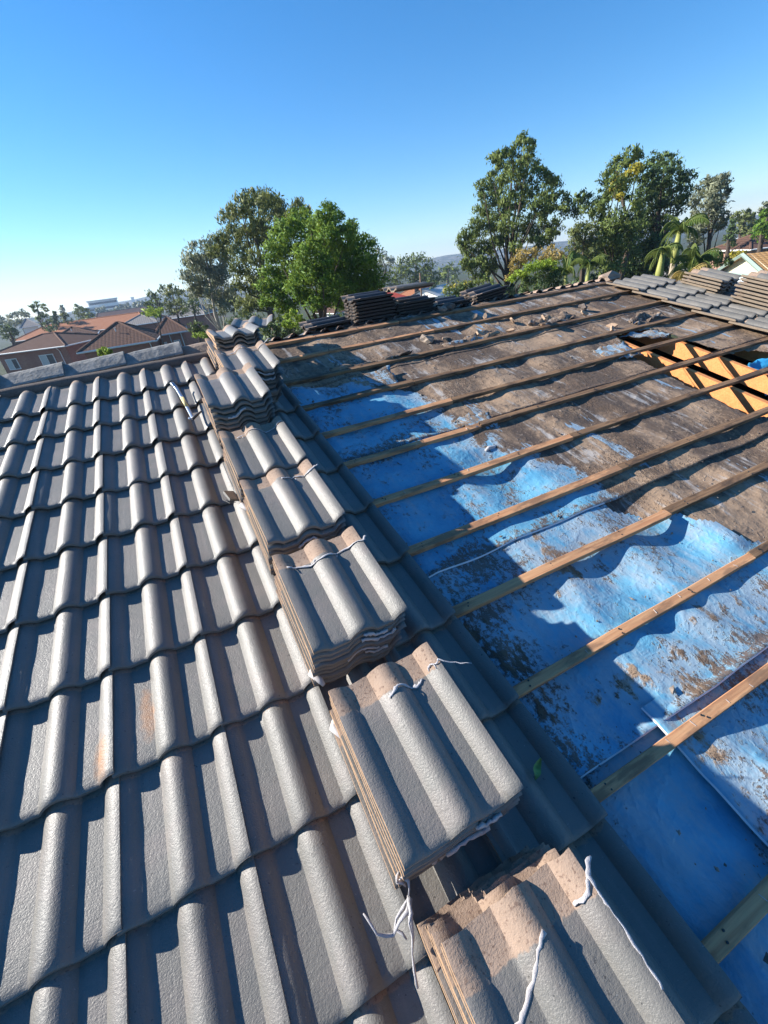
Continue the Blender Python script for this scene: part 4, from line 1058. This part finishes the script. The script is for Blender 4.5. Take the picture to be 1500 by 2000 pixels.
simple('shrub', 'yellow green shrub by the grey metal roof in the middle distance', 880, 572, 34, [(880,562,8),(893,558,10),(872,568,7),(905,565,9),(915,556,9)], L_YEL, .16, 20, cat='shrub', trunk_r=.06)
simple('leafy_tree', 'broad round dark green tree in the far middle', 812, 560, 90, [(790,515,16),(812,505,16),(835,515,15),(780,535,18),(805,530,20),(830,535,18),(850,540,12),(775,550,12),(815,550,16),(845,552,12)], L_EUC, .5, 21, trunk_r=.5)
simple('gum_tree', 'hazy blue green gum just right of the bright feathery tree', 748, 570, 120, [(742,497,14),(758,512,14),(740,520,14),(752,535,16),(738,545,14),(762,550,12)], L_GREYG, .6, 22, trunk_r=.5)
simple('leafy_tree', 'hazy low tree right of the broad round far tree', 872, 552, 130, [(862,530,10),(875,522,12),(888,530,10),(870,542,12),(888,545,10)], L_EUC, .7, 23, trunk_r=.4)
simple('leafy_tree', 'dark green tree left of the grey brown casuarina at the end of the brick houses', 302, 610, 62, [(300,578,13),(315,568,11),(292,595,11),(312,590,14),(300,608,12)], L_DARK, .3, 24)
simple('she_oak', 'grey brown casuarina behind the gabled brick house', 338, 610, 58, [(335,565,12),(345,575,14),(330,585,14),(350,592,13),(335,602,14),(352,608,10)], L_OLIVE, .25, 25, dens=1.2)
simple('leafy_tree', 'dark green tree between the casuarina and the forked gum', 372, 610, 56, [(372,580,10),(380,592,12),(368,600,12),(384,606,10)], L_DARK, .25, 26)
simple('shrub', 'light green bush behind the brown brick house roofs', 300, 620, 48, [(285,609,8),(297,606,9),(310,606,8),(292,614,8),(306,613,8)], L_BRIGHT, .22, 27, cat='shrub', trunk_r=.1)
simple('hedge', 'dark green hedge bush beside the brick wall right of the houses', 385, 645, 26, [(375,640,9),(388,636,10),(398,641,9),(380,648,8),(392,650,8)], L_DARK, .12, 28, cat='hedge', trunk_r=.06)
simple('shrub', 'low bright bush in front of the dark hedge', 388, 658, 22, [(382,655,6),(393,653,7),(400,657,6)], L_BRIGHT, .10, 29, cat='shrub', trunk_r=.05)
simple('shrub', 'yellow green bush tip showing over the left ridge caps', 203, 690, 15, [(203,684,6),(196,688,5),(211,687,5),(203,694,7)], L_BRIGHT, .10, 30, cat='shrub', trunk_r=.05)
simple('umbrella_tree', 'flat topped open gum on the left skyline', 78, 640, 110, [(62,598,5),(72,594,6),(84,599,6),(90,605,4),(68,606,5),(80,612,5),(74,622,5)], L_EUC, .35, 31, trunk_r=.3, dens=.8, fork=.3)
simple('cypress_tree', 'pointed dark cypress in the left distance', 108, 640, 105, [(107,612,4),(107,620,6),(108,630,8),(110,640,9)], L_DARK, .4, 32, trunk_r=.3)
simple('leafy_tree', 'dark tree mass left of the pointed cypress', 92, 645, 100, [(88,618,6),(95,628,8),(90,638,9),(100,642,8)], L_DARK, .4, 33, trunk_r=.3)
simple('leafy_tree', 'broad olive tree right of the pointed cypress', 130, 640, 105, [(123,616,7),(132,622,9),(120,630,9),(135,634,8)], L_OLIVE, .4, 34, trunk_r=.3)
simple('leafy_tree', 'rounded green brown tree at the end of the terracotta roof', 165, 630, 110, [(152,608,9),(165,611,10),(176,617,9),(158,620,10),(172,626,10),(182,628,6)], L_EUC, .4, 35, trunk_r=.3)
simple('pine_tree', 'faint pointed pine on the left horizon', 121, 615, 190, [(120,598,2.5),(121,603,4),(122,609,5),(123,615,5)], L_GREYG, .6, 36, trunk_r=.3)
simple('gum_tree', 'small gum standing above the far left trees', 156, 610, 180, [(150,597,4),(157,600,5),(164,604,4)], L_EUC, .6, 37, trunk_r=.3)
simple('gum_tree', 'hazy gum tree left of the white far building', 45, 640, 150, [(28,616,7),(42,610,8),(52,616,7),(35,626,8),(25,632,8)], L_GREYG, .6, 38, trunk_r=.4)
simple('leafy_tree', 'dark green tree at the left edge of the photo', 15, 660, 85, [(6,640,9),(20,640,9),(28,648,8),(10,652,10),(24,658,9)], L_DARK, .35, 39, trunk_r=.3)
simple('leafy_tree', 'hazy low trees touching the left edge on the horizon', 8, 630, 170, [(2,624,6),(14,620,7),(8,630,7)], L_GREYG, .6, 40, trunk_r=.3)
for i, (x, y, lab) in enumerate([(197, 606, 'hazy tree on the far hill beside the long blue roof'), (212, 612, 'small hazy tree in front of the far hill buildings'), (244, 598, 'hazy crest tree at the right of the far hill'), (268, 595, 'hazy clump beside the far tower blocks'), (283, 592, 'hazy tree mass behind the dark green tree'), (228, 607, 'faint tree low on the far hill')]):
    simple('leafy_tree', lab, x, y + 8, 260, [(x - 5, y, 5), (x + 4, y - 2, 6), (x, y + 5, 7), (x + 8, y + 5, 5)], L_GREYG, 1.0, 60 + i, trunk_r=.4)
simple('gum_tree', 'olive gum on the right skyline above the distant roofs', 1448, 470, 75, [(1440,424,9),(1455,418,10),(1466,424,9),(1446,436,10),(1460,440,11),(1472,436,8),(1450,452,10),(1465,456,9)], L_OLIVE, .4, 41, trunk_r=.3)
simple('conifer_tree', 'tall dark conifer left of the olive gum on the right skyline', 1428, 480, 65, [(1432,432,5),(1430,443,7),(1428,455,9),(1424,468,11),(1430,478,9)], L_DARK, .3, 42, trunk_r=.3)
simple('conifer_tree', 'big green conifer at the right edge behind the brown house', 1492, 480, 55, [(1494,416,8),(1490,430,11),(1486,445,13),(1496,445,12),(1482,460,13),(1496,462,13),(1508,455,14)], L_JAC, .3, 43, trunk_r=.3, dens=1.2)
simple('gum_tree', 'pale gum crown at the far right edge', 1496, 420, 80, [(1490,410,7),(1500,402,9),(1510,410,10)], L_GREYG, .4, 44, trunk_r=.3)
simple('shrub', 'yellow green shrub behind the cream gable', 1438, 500, 50, [(1430,497,5),(1440,495,6),(1452,496,6),(1446,503,6),(1434,505,5)], L_YEL, .2, 45, cat='shrub', trunk_r=.06)
simple('shrub', 'dark shrubs between the palms and the cream gable house', 1400, 510, 34, [(1388,500,10),(1402,505,10),(1414,510,9),(1395,515,9),(1425,512,7)], L_DARK, .16, 46, cat='shrub', trunk_r=.08)
simple('shrub', 'small green bush under the cream gable', 1420, 545, 27, [(1414,540,6),(1424,541,6),(1432,544,5)], L_EUC, .1, 47, cat='shrub', trunk_r=.05)
simple('shrub', 'pale leafy shrub below the bright feathery tree', 570, 630, 11, [(560,620,7),(572,612,8),(583,620,8),(568,632,9),(580,634,7),(556,634,6)], L_BRIGHT, .07, 48, cat='shrub', trunk_r=.04)
simple('shrub', 'dark undergrowth beneath the tallest gum', 950, 585, 24, [(920,560,12),(940,552,14),(962,560,13),(905,572,10),(950,575,12),(975,572,12)], L_EUC, .13, 49, cat='shrub', trunk_r=.06)
for i, (x, y, dd, lab) in enumerate([(480, 640, 34, 'dark trees behind the stack at the ridge end'), (545, 650, 20, 'dark bushes below the olive gum, behind the ridge end stack'), (600, 655, 23, 'dark bushes under the bright feathery tree, left of its trunk'), (650, 640, 25, 'dark bushes under the bright feathery tree, right of its trunk'), (905, 585, 30, 'dark bushes left of the tallest gum, by the slanting black stack'), (1010, 585, 27, 'dark bushes right under the tallest gum'), (690, 640, 26, 'dark shrubs behind the tallest black stack'), (1180, 560, 30, 'dark undergrowth left of the two palms'), (1250, 560, 30, 'dark undergrowth behind the two palms'), (1330, 545, 30, 'dark undergrowth right of the two palms'), (1130, 575, 26, 'dark undergrowth behind the low palms')]):
    simple('shrub', lab, x, y, dd, [(x - 22, y - 10, 18), (x, y - 16, 20), (x + 22, y - 8, 18), (x - 10, y + 8, 18), (x + 14, y + 10, 18)], L_DARK, .2, 80 + i, cat='shrub', trunk_r=.06)

# ---- palms
def frond(mb_V, mb_F, tones, p0, dirv, L, droop, seed, wid=0.72):
    q = random.Random(seed); n = 20; d = Vector(dirv).normalized(); side0 = d.cross(Vector((0, 0, 1))); side0.normalize()
    pts = []; p = Vector(p0); v = d.copy()
    for i in range(n + 1):
        pts.append(p.copy()); v = (v + Vector((0, 0, -droop * (i / n) * 0.32))).normalized(); p = p + v * (L / n)
    tone = q.random()
    for i in range(n):
        t_ = (pts[min(i + 1, n)] - pts[i]).normalized()
        for f in (0.0,):
            c = pts[i].lerp(pts[i + 1], f); s = (i + f) / n
            ll = wid * L * 0.32 * math.sin(PI * min(1, .12 + s * .9)) ** .6
            for sg in (-1, 1):
                w = (side0 * sg * .75 + t_ * .55 + Vector((0, 0, -.35 - droop * .3 + q.gauss(0, .1)))).normalized() * ll
                nrm = t_ * (0.012 * L)
                b = len(mb_V)
                mb_V += [tuple(c - nrm), tuple(c + nrm), tuple(c + w * .55 + nrm * .9 + Vector((0, 0, -.01 * L))), tuple(c + w + Vector((0, 0, -.10 * L * (.4 + droop))))]
                mb_F.append((b, b + 1, b + 2, b + 3)); tones += [min(1, max(0, tone * .6 + .4 * q.random()))] * 4
    return pts
def palm(label, px_base, py_base, dist, px, py, L, nf, seed, shaft=True, mat=L_PALM, trunk_r=.095, up=0.35):
    b = foot(px_base, py_base, dist); top = at(px, py, dist); root = empty('palm_tree', b); tag(root, label, 'palm tree')
    if shaft:
        mb = MB(); ln_ = (top - b).length; p1 = b.lerp(top, 1 - 0.9 / ln_)
        mb.tube([b, b.lerp(p1, .5) + Vector((.05, 0, 0)), p1], [trunk_r * 1.3, trunk_r, trunk_r * .85], 10); obj('trunk', mb.build('trunk', M_PALMT, True), None, root)
        mb = MB(); mb.tube([p1, p1.lerp(top, .3), top], [trunk_r * 1.0, trunk_r * 1.15, trunk_r * .5], 10); obj('crownshaft', mb.build('crownshaft', M_PALMS, True), None, root)
    q = random.Random(seed)
    for k in range(nf):
        a = 2 * PI * k / nf + q.gauss(0, .2); el = q.uniform(up - .5, up + .75)
        V, Fc, T = [], [], []
        pts = frond(V, Fc, T, top, (math.cos(a) * math.cos(el), math.sin(a) * math.cos(el), math.sin(el)), L * q.uniform(.8, 1.15), q.uniform(.5, 1.1), seed * 50 + k)
        mb = MB(); mb.V = V; mb.F = Fc; mb.m = [0] * len(Fc); mb.tube(pts, [.03 * (1 - .8 * i / len(pts)) for i in range(len(pts))], 4)
        T += [0.8] * (len(mb.V) - len(T))
        me = mesh('frond', mb.V, mb.F, mat, attrs={'tone': T}); obj('frond', me, None, root)
palm('tall palm with slim grey trunk, the right hand of the two behind the ridge', 1306, 560, 18, 1328, 447, .86, 12, 1, up=.45)
palm('shorter palm with yellow crownshaft, left of the tall palm', 1283, 560, 17, 1296, 486, .70, 10, 2, trunk_r=.095, up=.05)
palm('low spreading palm clump right of the tall palm', 1362, 560, 17, 1358, 514, .80, 13, 3, trunk_r=.10, up=.6)
palm('small low palm with drooping fronds behind the ridge, the right one', 1152, 570, 16, 1150, 515, 0.62, 11, 4, trunk_r=.07, up=.5)
palm('small upright palm beside the bright green shrub', 1106, 570, 15, 1106, 530, 0.6, 10, 5, trunk_r=.07, up=.8)
palm('yellowing palm clump beside the dark undergrowth, at the foot of the tall palm', 1352, 560, 15.5, 1342, 540, 0.6, 10, 6, shaft=False, mat=L_TAN, up=.3)

# ------------------------------------------------------------------ houses beyond
def quadpart(name, P, mat, parent, thick=0.0):
    """planar polygon in world space with uv in metres along and up the face"""
    P = [Vector(p) for p in P]; e = (P[1] - P[0]).normalized(); nrm = (P[1] - P[0]).cross(P[-1] - P[0]).normalized(); f = nrm.cross(e)
    uv = [((p - P[0]).dot(e), (p - P[0]).dot(f)) for p in P]
    if thick:
        n = len(P); V = P + [p - nrm * thick for p in P]
        Fc = [tuple(range(n)), tuple(range(2 * n - 1, n - 1, -1))] + [(i, n + i, n + (i + 1) % n, (i + 1) % n) for i in range(n)]
        return obj(name, mesh(name, V, Fc, mat, uv=uv + uv), None, parent)
    return obj(name, mesh(name, P, [tuple(range(len(P)))], mat, uv=uv), None, parent)
def merged(name, polys, mat, parent):
    V, Fc, UV = [], [], []
    for P in polys:
        P = [Vector(p) for p in P]; e = (P[1] - P[0]).normalized(); nrm = (P[1] - P[0]).cross(P[-1] - P[0]).normalized(); f = nrm.cross(e)
        b = len(V); V += P; Fc.append(tuple(range(b, b + len(P)))); UV += [((p - P[0]).dot(e), (p - P[0]).dot(f)) for p in P]
    return obj(name, mesh(name, V, Fc, mat, uv=UV), None, parent)
def house_far(name, label, A, B, dep, eave, rise, wall, roof, hip=1.0, over=0.45, windows=(), pipes=(), gutter=M_WHITE, ridge_caps=True, vent=False):
    """A, B: left and right ends of the front eave (as seen from the roof); dep: depth away; hip: 0 gable .. 1 full hip"""
    A = Vector((A[0], A[1], eave)); B = Vector((B[0], B[1], eave)); e = (B - A).normalized(); L = (B - A).length
    nrm = Vector((-e.y, e.x, 0)); 
    if (A + nrm - EYE).length < (A - EYE).length: nrm = -nrm
    mid = (A + B) / 2 + nrm * dep / 2
    root = empty(name, (mid.x, mid.y, 0)); tag(root, label, 'house')
    D_ = A + nrm * dep; Cc = B + nrm * dep; up = Vector((0, 0, 1))
    hx = min(L * .48, dep / 2 * hip)
    R0 = A + nrm * dep / 2 + e * hx + up * rise; R1 = B + nrm * dep / 2 - e * hx + up * rise
    rf = merged('roof', [[A, B, R1, R0], [B, Cc, R1], [Cc, D_, R0, R1], [D_, A, R0]] if hip > 0 else [[A, B, R1, R0], [Cc, D_, R0, R1]], roof, root)
    reg(rf, Matrix.Identity(4))
    if ridge_caps:
        mb = MB()
        for (p, q_) in ([(R0, R1), (A, R0), (D_, R0), (B, R1), (Cc, R1)] if hip > 0 else [(R0, R1)]): mb.tube([p, q_], 0.11, 6)
        obj('ridge_cap', mb.build('ridge_cap', roof), None, root)
    a, b, c, d = A + e * over + nrm * over, B - e * over + nrm * over, Cc - e * over - nrm * over, D_ + e * over - nrm * over
    polys = []
    for (p, q_) in ((a, b), (b, c), (c, d), (d, a)):
        polys.append([Vector((p.x, p.y, 0)), Vector((q_.x, q_.y, 0)), Vector((q_.x, q_.y, eave - .05)), Vector((p.x, p.y, eave - .05))])
    if hip == 0:
        polys += [[b + up * -.05, c + up * -.05, R1 - e * over + up * -.15], [d + up * -.05, a + up * -.05, R0 + e * over + up * -.15]]
    merged('wall', polys, wall, root)
    merged('soffit', [[A - up * .06, B - up * .06, Cc - up * .06, D_ - up * .06]], M_WHITE, root)
    mb = MB()
    for (p, q_) in ((A, B), (B, Cc), (D_, A)): mb.tube([p - up * .06, q_ - up * .06], .075, 6)
    obj('gutter', mb.build('gutter', gutter), None, root)
    for (side, f0, f1, z0, z1) in windows:
        p, q_ = {'f': (a, b), 'r': (b, c), 'l': (d, a)}[side]
        ax = (q_ - p).normalized(); on = ax.cross(up); on = on if (p + on - mid).length > (p - on - mid).length else -on
        P0 = Vector((p.x, p.y, 0)) + ax * ((q_ - p).length * f0); P1 = Vector((p.x, p.y, 0)) + ax * ((q_ - p).length * f1)
        rot = Matrix((ax, on, up)).transposed()
        cxy = (P0 + P1) / 2; wd = (P1 - P0).length; hh = z1 - z0
        mb = MB()
        for dx, dz, sx, sz in ((0, hh / 2, wd + .1, .07), (0, -hh / 2, wd + .1, .07), (-wd / 2, 0, .07, hh), (wd / 2, 0, .07, hh), (0, 0, .05, hh)):
            mb.box(cxy + up * ((z0 + z1) / 2 + dz) + ax * dx + on * .03, (sx, .08, sz), rot)
        fr = obj('window', mb.build('window', M_WHITE), None, root); reg(fr, Matrix.Identity(4))
        for sg, mt in ((-1, M_CURTAIN), (1, M_GLASS)):
            mb = MB(); mb.box(cxy + up * ((z0 + z1) / 2) + ax * sg * wd / 4 + on * .015, (wd / 2 - .03, .03, hh), rot); obj('pane', mb.build('pane', mt), None, fr)
    for (side, f) in pipes:
        p, q_ = {'f': (a, b), 'r': (b, c), 'l': (d, a)}[side]; ax = (q_ - p).normalized(); on = ax.cross(up); on = on if (p + on - mid).length > (p - on - mid).length else -on
        P0 = Vector((p.x, p.y, 0)) + ax * ((q_ - p).length * f) + on * .06
        mb = MB(); mb.tube([P0, P0 + up * (eave - .5), P0 + up * (eave - .1) + on * .35], .045, 6); obj('downpipe', mb.build('downpipe', M_WHITE), None, root)
    if vent:
        p = R0.lerp((A + B) / 2, .45) + up * .12; mb = MB(); mb.tube([p, p + up * .25, p + up * .3], [.05, .05, .12], 8); obj('roof_vent', mb.build('roof_vent', M_WHITE), None, root)
    return root
EV = 5.2
def P2(px, py, z=EV): p = on_z(px, py, z); return (p.x, p.y)
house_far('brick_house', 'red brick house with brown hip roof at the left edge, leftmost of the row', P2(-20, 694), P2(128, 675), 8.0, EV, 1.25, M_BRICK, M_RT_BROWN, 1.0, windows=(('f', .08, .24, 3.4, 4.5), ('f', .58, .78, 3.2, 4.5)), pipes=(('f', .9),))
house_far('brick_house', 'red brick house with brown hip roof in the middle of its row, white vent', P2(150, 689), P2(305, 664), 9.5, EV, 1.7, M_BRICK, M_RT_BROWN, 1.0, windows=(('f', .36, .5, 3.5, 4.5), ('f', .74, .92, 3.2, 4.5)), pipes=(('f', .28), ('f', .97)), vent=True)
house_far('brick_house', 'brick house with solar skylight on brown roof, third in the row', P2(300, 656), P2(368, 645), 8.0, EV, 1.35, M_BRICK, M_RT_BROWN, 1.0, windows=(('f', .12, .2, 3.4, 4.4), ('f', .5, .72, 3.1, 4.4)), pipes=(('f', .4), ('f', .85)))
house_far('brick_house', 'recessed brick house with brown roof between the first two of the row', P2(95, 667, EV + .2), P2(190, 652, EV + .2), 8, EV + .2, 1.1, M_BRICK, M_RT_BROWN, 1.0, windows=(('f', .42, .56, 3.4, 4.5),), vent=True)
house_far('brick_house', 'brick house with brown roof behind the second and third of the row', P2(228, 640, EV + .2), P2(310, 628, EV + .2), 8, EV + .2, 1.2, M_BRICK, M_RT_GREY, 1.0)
# gabled house end
house_far('brick_house', 'grey tiled brick house with red gable behind the third of the row', P2(320, 624, EV), P2(400, 613, EV), 9, EV, 1.9, M_BRICK, M_RT_GREY, 0.6)
house_far('long_house', 'long building with terracotta tiled roof behind the brown roofed row', P2(20, 668, 5.0), P2(285, 632, 5.0), 12, 5.0, 1.8, M_BRICKD, M_RT_TERRA, .6)
house_far('long_house', 'long dark brown roofed building beyond the terracotta roof', P2(186, 627, 4.5), P2(300, 610, 4.5), 14, 4.5, 2.4, M_BRICKD, M_RT_BROWN, .3)
house_far('far_house', 'white two storey house among trees on the far left', at(38, 640, 120).xy, at(78, 636, 120).xy, 9, 6.8, 1.5, M_WHITE, M_RT_GREY, 1.0, windows=(('f', .15, .35, 4.4, 5.8), ('f', .6, .85, 4.4, 5.8), ('f', .2, .8, 1.4, 3)))
# far hill buildings
def slab(label, px0, px1, py, dist, hgt, zb, mat, dep=14, rows=2):
    a = at(px0, py, dist); b = at(px1, py, dist); e = Vector((b.x - a.x, b.y - a.y, 0)); L = e.length; e.normalize(); nr = Vector((-e.y, e.x, 0)); c = (Vector((a.x, a.y, 0)) + Vector((b.x, b.y, 0))) / 2 + nr * dep / 2
    root = empty('far_building', c); tag(root, label, 'building'); rot = Matrix((e, nr, Vector((0, 0, 1)))).transposed()
    mb = MB(); mb.box(c + Vector((0, 0, (zb + hgt) / 2)), (L, dep, hgt + zb), rot); obj('wall', mb.build('wall', mat), None, root)
    mb = MB(); mb.box(c + Vector((0, 0, zb + hgt + .25)), (L + 1, dep + 1, .5), rot); obj('roof', mb.build('roof', M_METALROOF), None, root)
    for r_ in range(rows):
        mb = MB(); mb.box(c - nr * (dep / 2 + .02) + Vector((0, 0, zb + hgt * (r_ + .55) / rows)), (L * .92, .1, hgt / rows * .4), rot); obj('window_band', mb.build('window_band', M_GLASS), None, root)
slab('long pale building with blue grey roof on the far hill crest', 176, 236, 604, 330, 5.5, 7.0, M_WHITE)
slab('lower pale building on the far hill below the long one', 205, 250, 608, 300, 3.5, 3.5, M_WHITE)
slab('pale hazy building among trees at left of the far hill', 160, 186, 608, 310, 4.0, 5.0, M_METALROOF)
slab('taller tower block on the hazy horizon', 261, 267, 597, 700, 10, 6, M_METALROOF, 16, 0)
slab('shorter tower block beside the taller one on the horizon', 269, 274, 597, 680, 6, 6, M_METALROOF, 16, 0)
# middle distance
house_far('far_house', 'red roofed house showing between the feathery tree and the ridge stacks', P2(752, 590, 3.2), P2(800, 581, 3.2), 9, 3.2, 1.9, M_WHITE, M_RT_RED, 1.0)
house_far('far_house', 'white walled house with brown tiled roof in the middle distance', P2(835, 577, 3.2), P2(880, 568, 3.2), 9, 3.2, 1.9, M_WHITE, M_RT_TERRA, 1.0, windows=(('f', .2, .35, 1.2, 2.4),))
house_far('far_house', 'low house with pale metal roof beside the brown tiled one', P2(855, 578, 3.0), P2(905, 566, 3.0), 7, 3.0, 1.3, M_WHITE, M_METALROOF, 0.0)
house_far('far_house', 'white walled house glimpsed beneath the feathery tree', P2(655, 612, 3.0), P2(705, 603, 3.0), 8, 3.0, 1.6, M_WHITE, M_RT_BROWN, 1.0)
# right: cream gable end faces the sun
def gable_house(label, pl, pr, pap, z_e, dist, depv, wall, roof, trim):
    a = at(*pl, dist); b = at(*pr, dist * .86); z_e = a.z; a = Vector((a.x, a.y, z_e)); b = Vector((b.x, b.y, z_e)); e = (b - a).normalized(); nr = Vector((-e.y, e.x, 0)); L = (b - a).length; up = Vector((0, 0, 1))
    if nr.dot(a - EYE) < 0: nr = -nr
    rise = L * .17; ap = (a + b) / 2 + up * rise; mid = (a + b) / 2 + nr * depv / 2
    root = empty('cream_house', (mid.x, mid.y, 0)); tag(root, label, 'house'); o_ = -nr * .5
    merged('roof', [[b + o_ + e * .4 - up * .2, b + nr * depv + e * .4 - up * .2, ap + nr * depv, ap + o_], [a + nr * depv - e * .4 - up * .2, a + o_ - e * .4 - up * .2, ap + o_, ap + nr * depv]], roof, root)
    merged('wall', [[a - up * z_e, b - up * z_e, b, a], [b - up * z_e, b + nr * depv - up * z_e, b + nr * depv, b]], M_BRICK, root)
    N = 12
    for i in range(N):                        # upright boards of the gable end
        f0, f1 = i / N, (i + 1) / N; h0 = rise * (1 - abs(2 * f0 - 1)); h1 = rise * (1 - abs(2 * f1 - 1)); p0 = a + e * L * f0 - nr * .02; p1 = a + e * (L * f1 - .025) - nr * .02
        P = [p0, p1, p1 + up * h1, p0 + up * h0] if h0 > .01 and h1 > .01 else ([p0, p1, p1 + up * h1] if h1 > h0 else [p0, p1, p0 + up * h0])
        quadpart('gable_board', P, wall, root, .02)
    for s0, s1 in ((a - e * .4 - up * .2, ap), (ap, b + e * .4 - up * .2)):
        mb = MB(); mb.tube([s0 + o_, s1 + o_], .13, 4); obj('barge_board', mb.build('barge_board', trim), None, root)
    mb = MB(); mb.tube([a - nr * .35 - e * .5, b - nr * .35 + e * .3], .13, 6); obj('gutter', mb.build('gutter', trim), None, root)
    quadpart('awning', [a - nr * .9 - up * .35 - e * .5, b - nr * .9 - up * .35, b - up * .05, a - up * .05 - e * .5], M_METALROOF, root, .05)
    rot = Matrix((e, nr, up)).transposed()
    for f in (.3, .62, .85):
        mb = MB(); c = a + e * L * f - nr * .03 - up * 1.2; fr = None
        for dx, dz, sx, sz in ((0, .5, 1.3, .08), (0, -.5, 1.3, .08), (-.62, 0, .08, 1), (.62, 0, .08, 1), (0, 0, .06, 1)): mb.box(c + e * dx + up * dz, (sx, .08, sz), rot)
        fr = obj('window', mb.build('window', M_WHITE), None, root); reg(fr, Matrix.Identity(4)); mb = MB(); mb.box(c + nr * .02, (1.2, .03, .95), rot); obj('pane', mb.build('pane', M_GLASS), None, fr)
    return root
gable_house('house with cream boarded gable, green trim and tan roof at the right edge', (1404, 532), (1524, 516), None, 3.3, 47, 10, M_CREAM, M_RT_TAN, M_GREENTRIM)
house_far('timber_house', 'brown weatherboard house at the right edge behind the cream gable', at(1466, 487, 62).xy, at(1560, 477, 64).xy, 9, at(1466, 487, 62).z, 1.1, M_TIMBERBD, M_RT_BROWN, .5, windows=(('f', .22, .30, at(1466, 487, 62).z - 1.5, at(1466, 487, 62).z - .7),), pipes=())
house_far('far_house', 'grey tiled house behind the dark shrubs left of the cream gable', P2(1370, 536, 3.2), P2(1428, 521, 3.2), 8, 3.2, 1.5, M_BRICKD, M_RT_GREY, 1.0)
house_far('far_house', 'distant house with grey sheet roof below the olive gum', at(1444, 478, 85).xy, at(1470, 474, 85).xy, 9, at(1444, 478, 85).z, 1.2, M_WHITE, M_METALROOF, .6)
house_far('far_house', 'distant low house with pale sloping roof right of the palms', at(1412, 490, 72).xy, at(1462, 484, 72).xy, 8, at(1412, 490, 72).z, 1.0, M_BRICKD, M_METALROOF, .5)
# lattice fence right of the brick houses
a, b = P2(358, 662, 1.8), P2(400, 655, 1.8)
root = empty('lattice_fence', (a[0], a[1], 0)); tag(root, 'weathered lattice fence below the dark hedge', 'fence')
A_, B_ = Vector((*a, 0)), Vector((*b, 0)); e = (B_ - A_).normalized(); L = (B_ - A_).length
for k in range(int(L / .35)):
    for sg in (0, 1):
        x0 = k * .35; mb = MB(); mb.tube([A_ + e * (x0 + sg * .9) + Vector((0, 0, .3)), A_ + e * (x0 + (1 - sg) * .9) + Vector((0, 0, 1.9))], .022, 4); obj('lattice_slat', mb.build('lattice_slat', M_BATTEN_OLD), None, root)
# power poles and wires
root = empty('power_line', foot(810, 560, 70)); tag(root, 'thin power line with pole in the middle distance', 'power line')
mb = MB(); p = foot(822, 560, 70); mb.tube([p, p + Vector((0, 0, 7.2))], .12, 8); obj('pole', mb.build('pole', M_BATTEN_OLD, True), None, root)
for z in (6.6, 7.0):
    mb = MB(); p2 = foot(740, 560, 62) ; p3 = foot(905, 545, 78)
    mb.tube([Vector((p2.x, p2.y, z - .2)), Vector((p.x, p.y, z)), Vector((p3.x, p3.y, z - .2))], .018, 4); obj('wire', mb.build('wire', M_IRON), None, root)

# ------------------------------------------------------------------ haze
hz = MB(); hz.box((0, 0, 29), (2 * GR_ + 40, 2 * GR_ + 40, 62))
hm = bpy.data.materials.new('haze_air'); hm.use_nodes = True; hn = hm.node_tree
hn.nodes.remove(hn.nodes['Principled BSDF']); pv = hn.nodes.new('ShaderNodeVolumePrincipled')
pv.inputs['Color'].default_value = (0.52, 0.70, 1.0, 1); pv.inputs['Density'].default_value = 0.0005; pv.inputs['Anisotropy'].default_value = 0.2
hn.links.new(pv.outputs[0], hn.nodes['Material Output'].inputs['Volume'])
o = obj('haze', hz.build('haze', hm)); tag(o, kind='stuff')
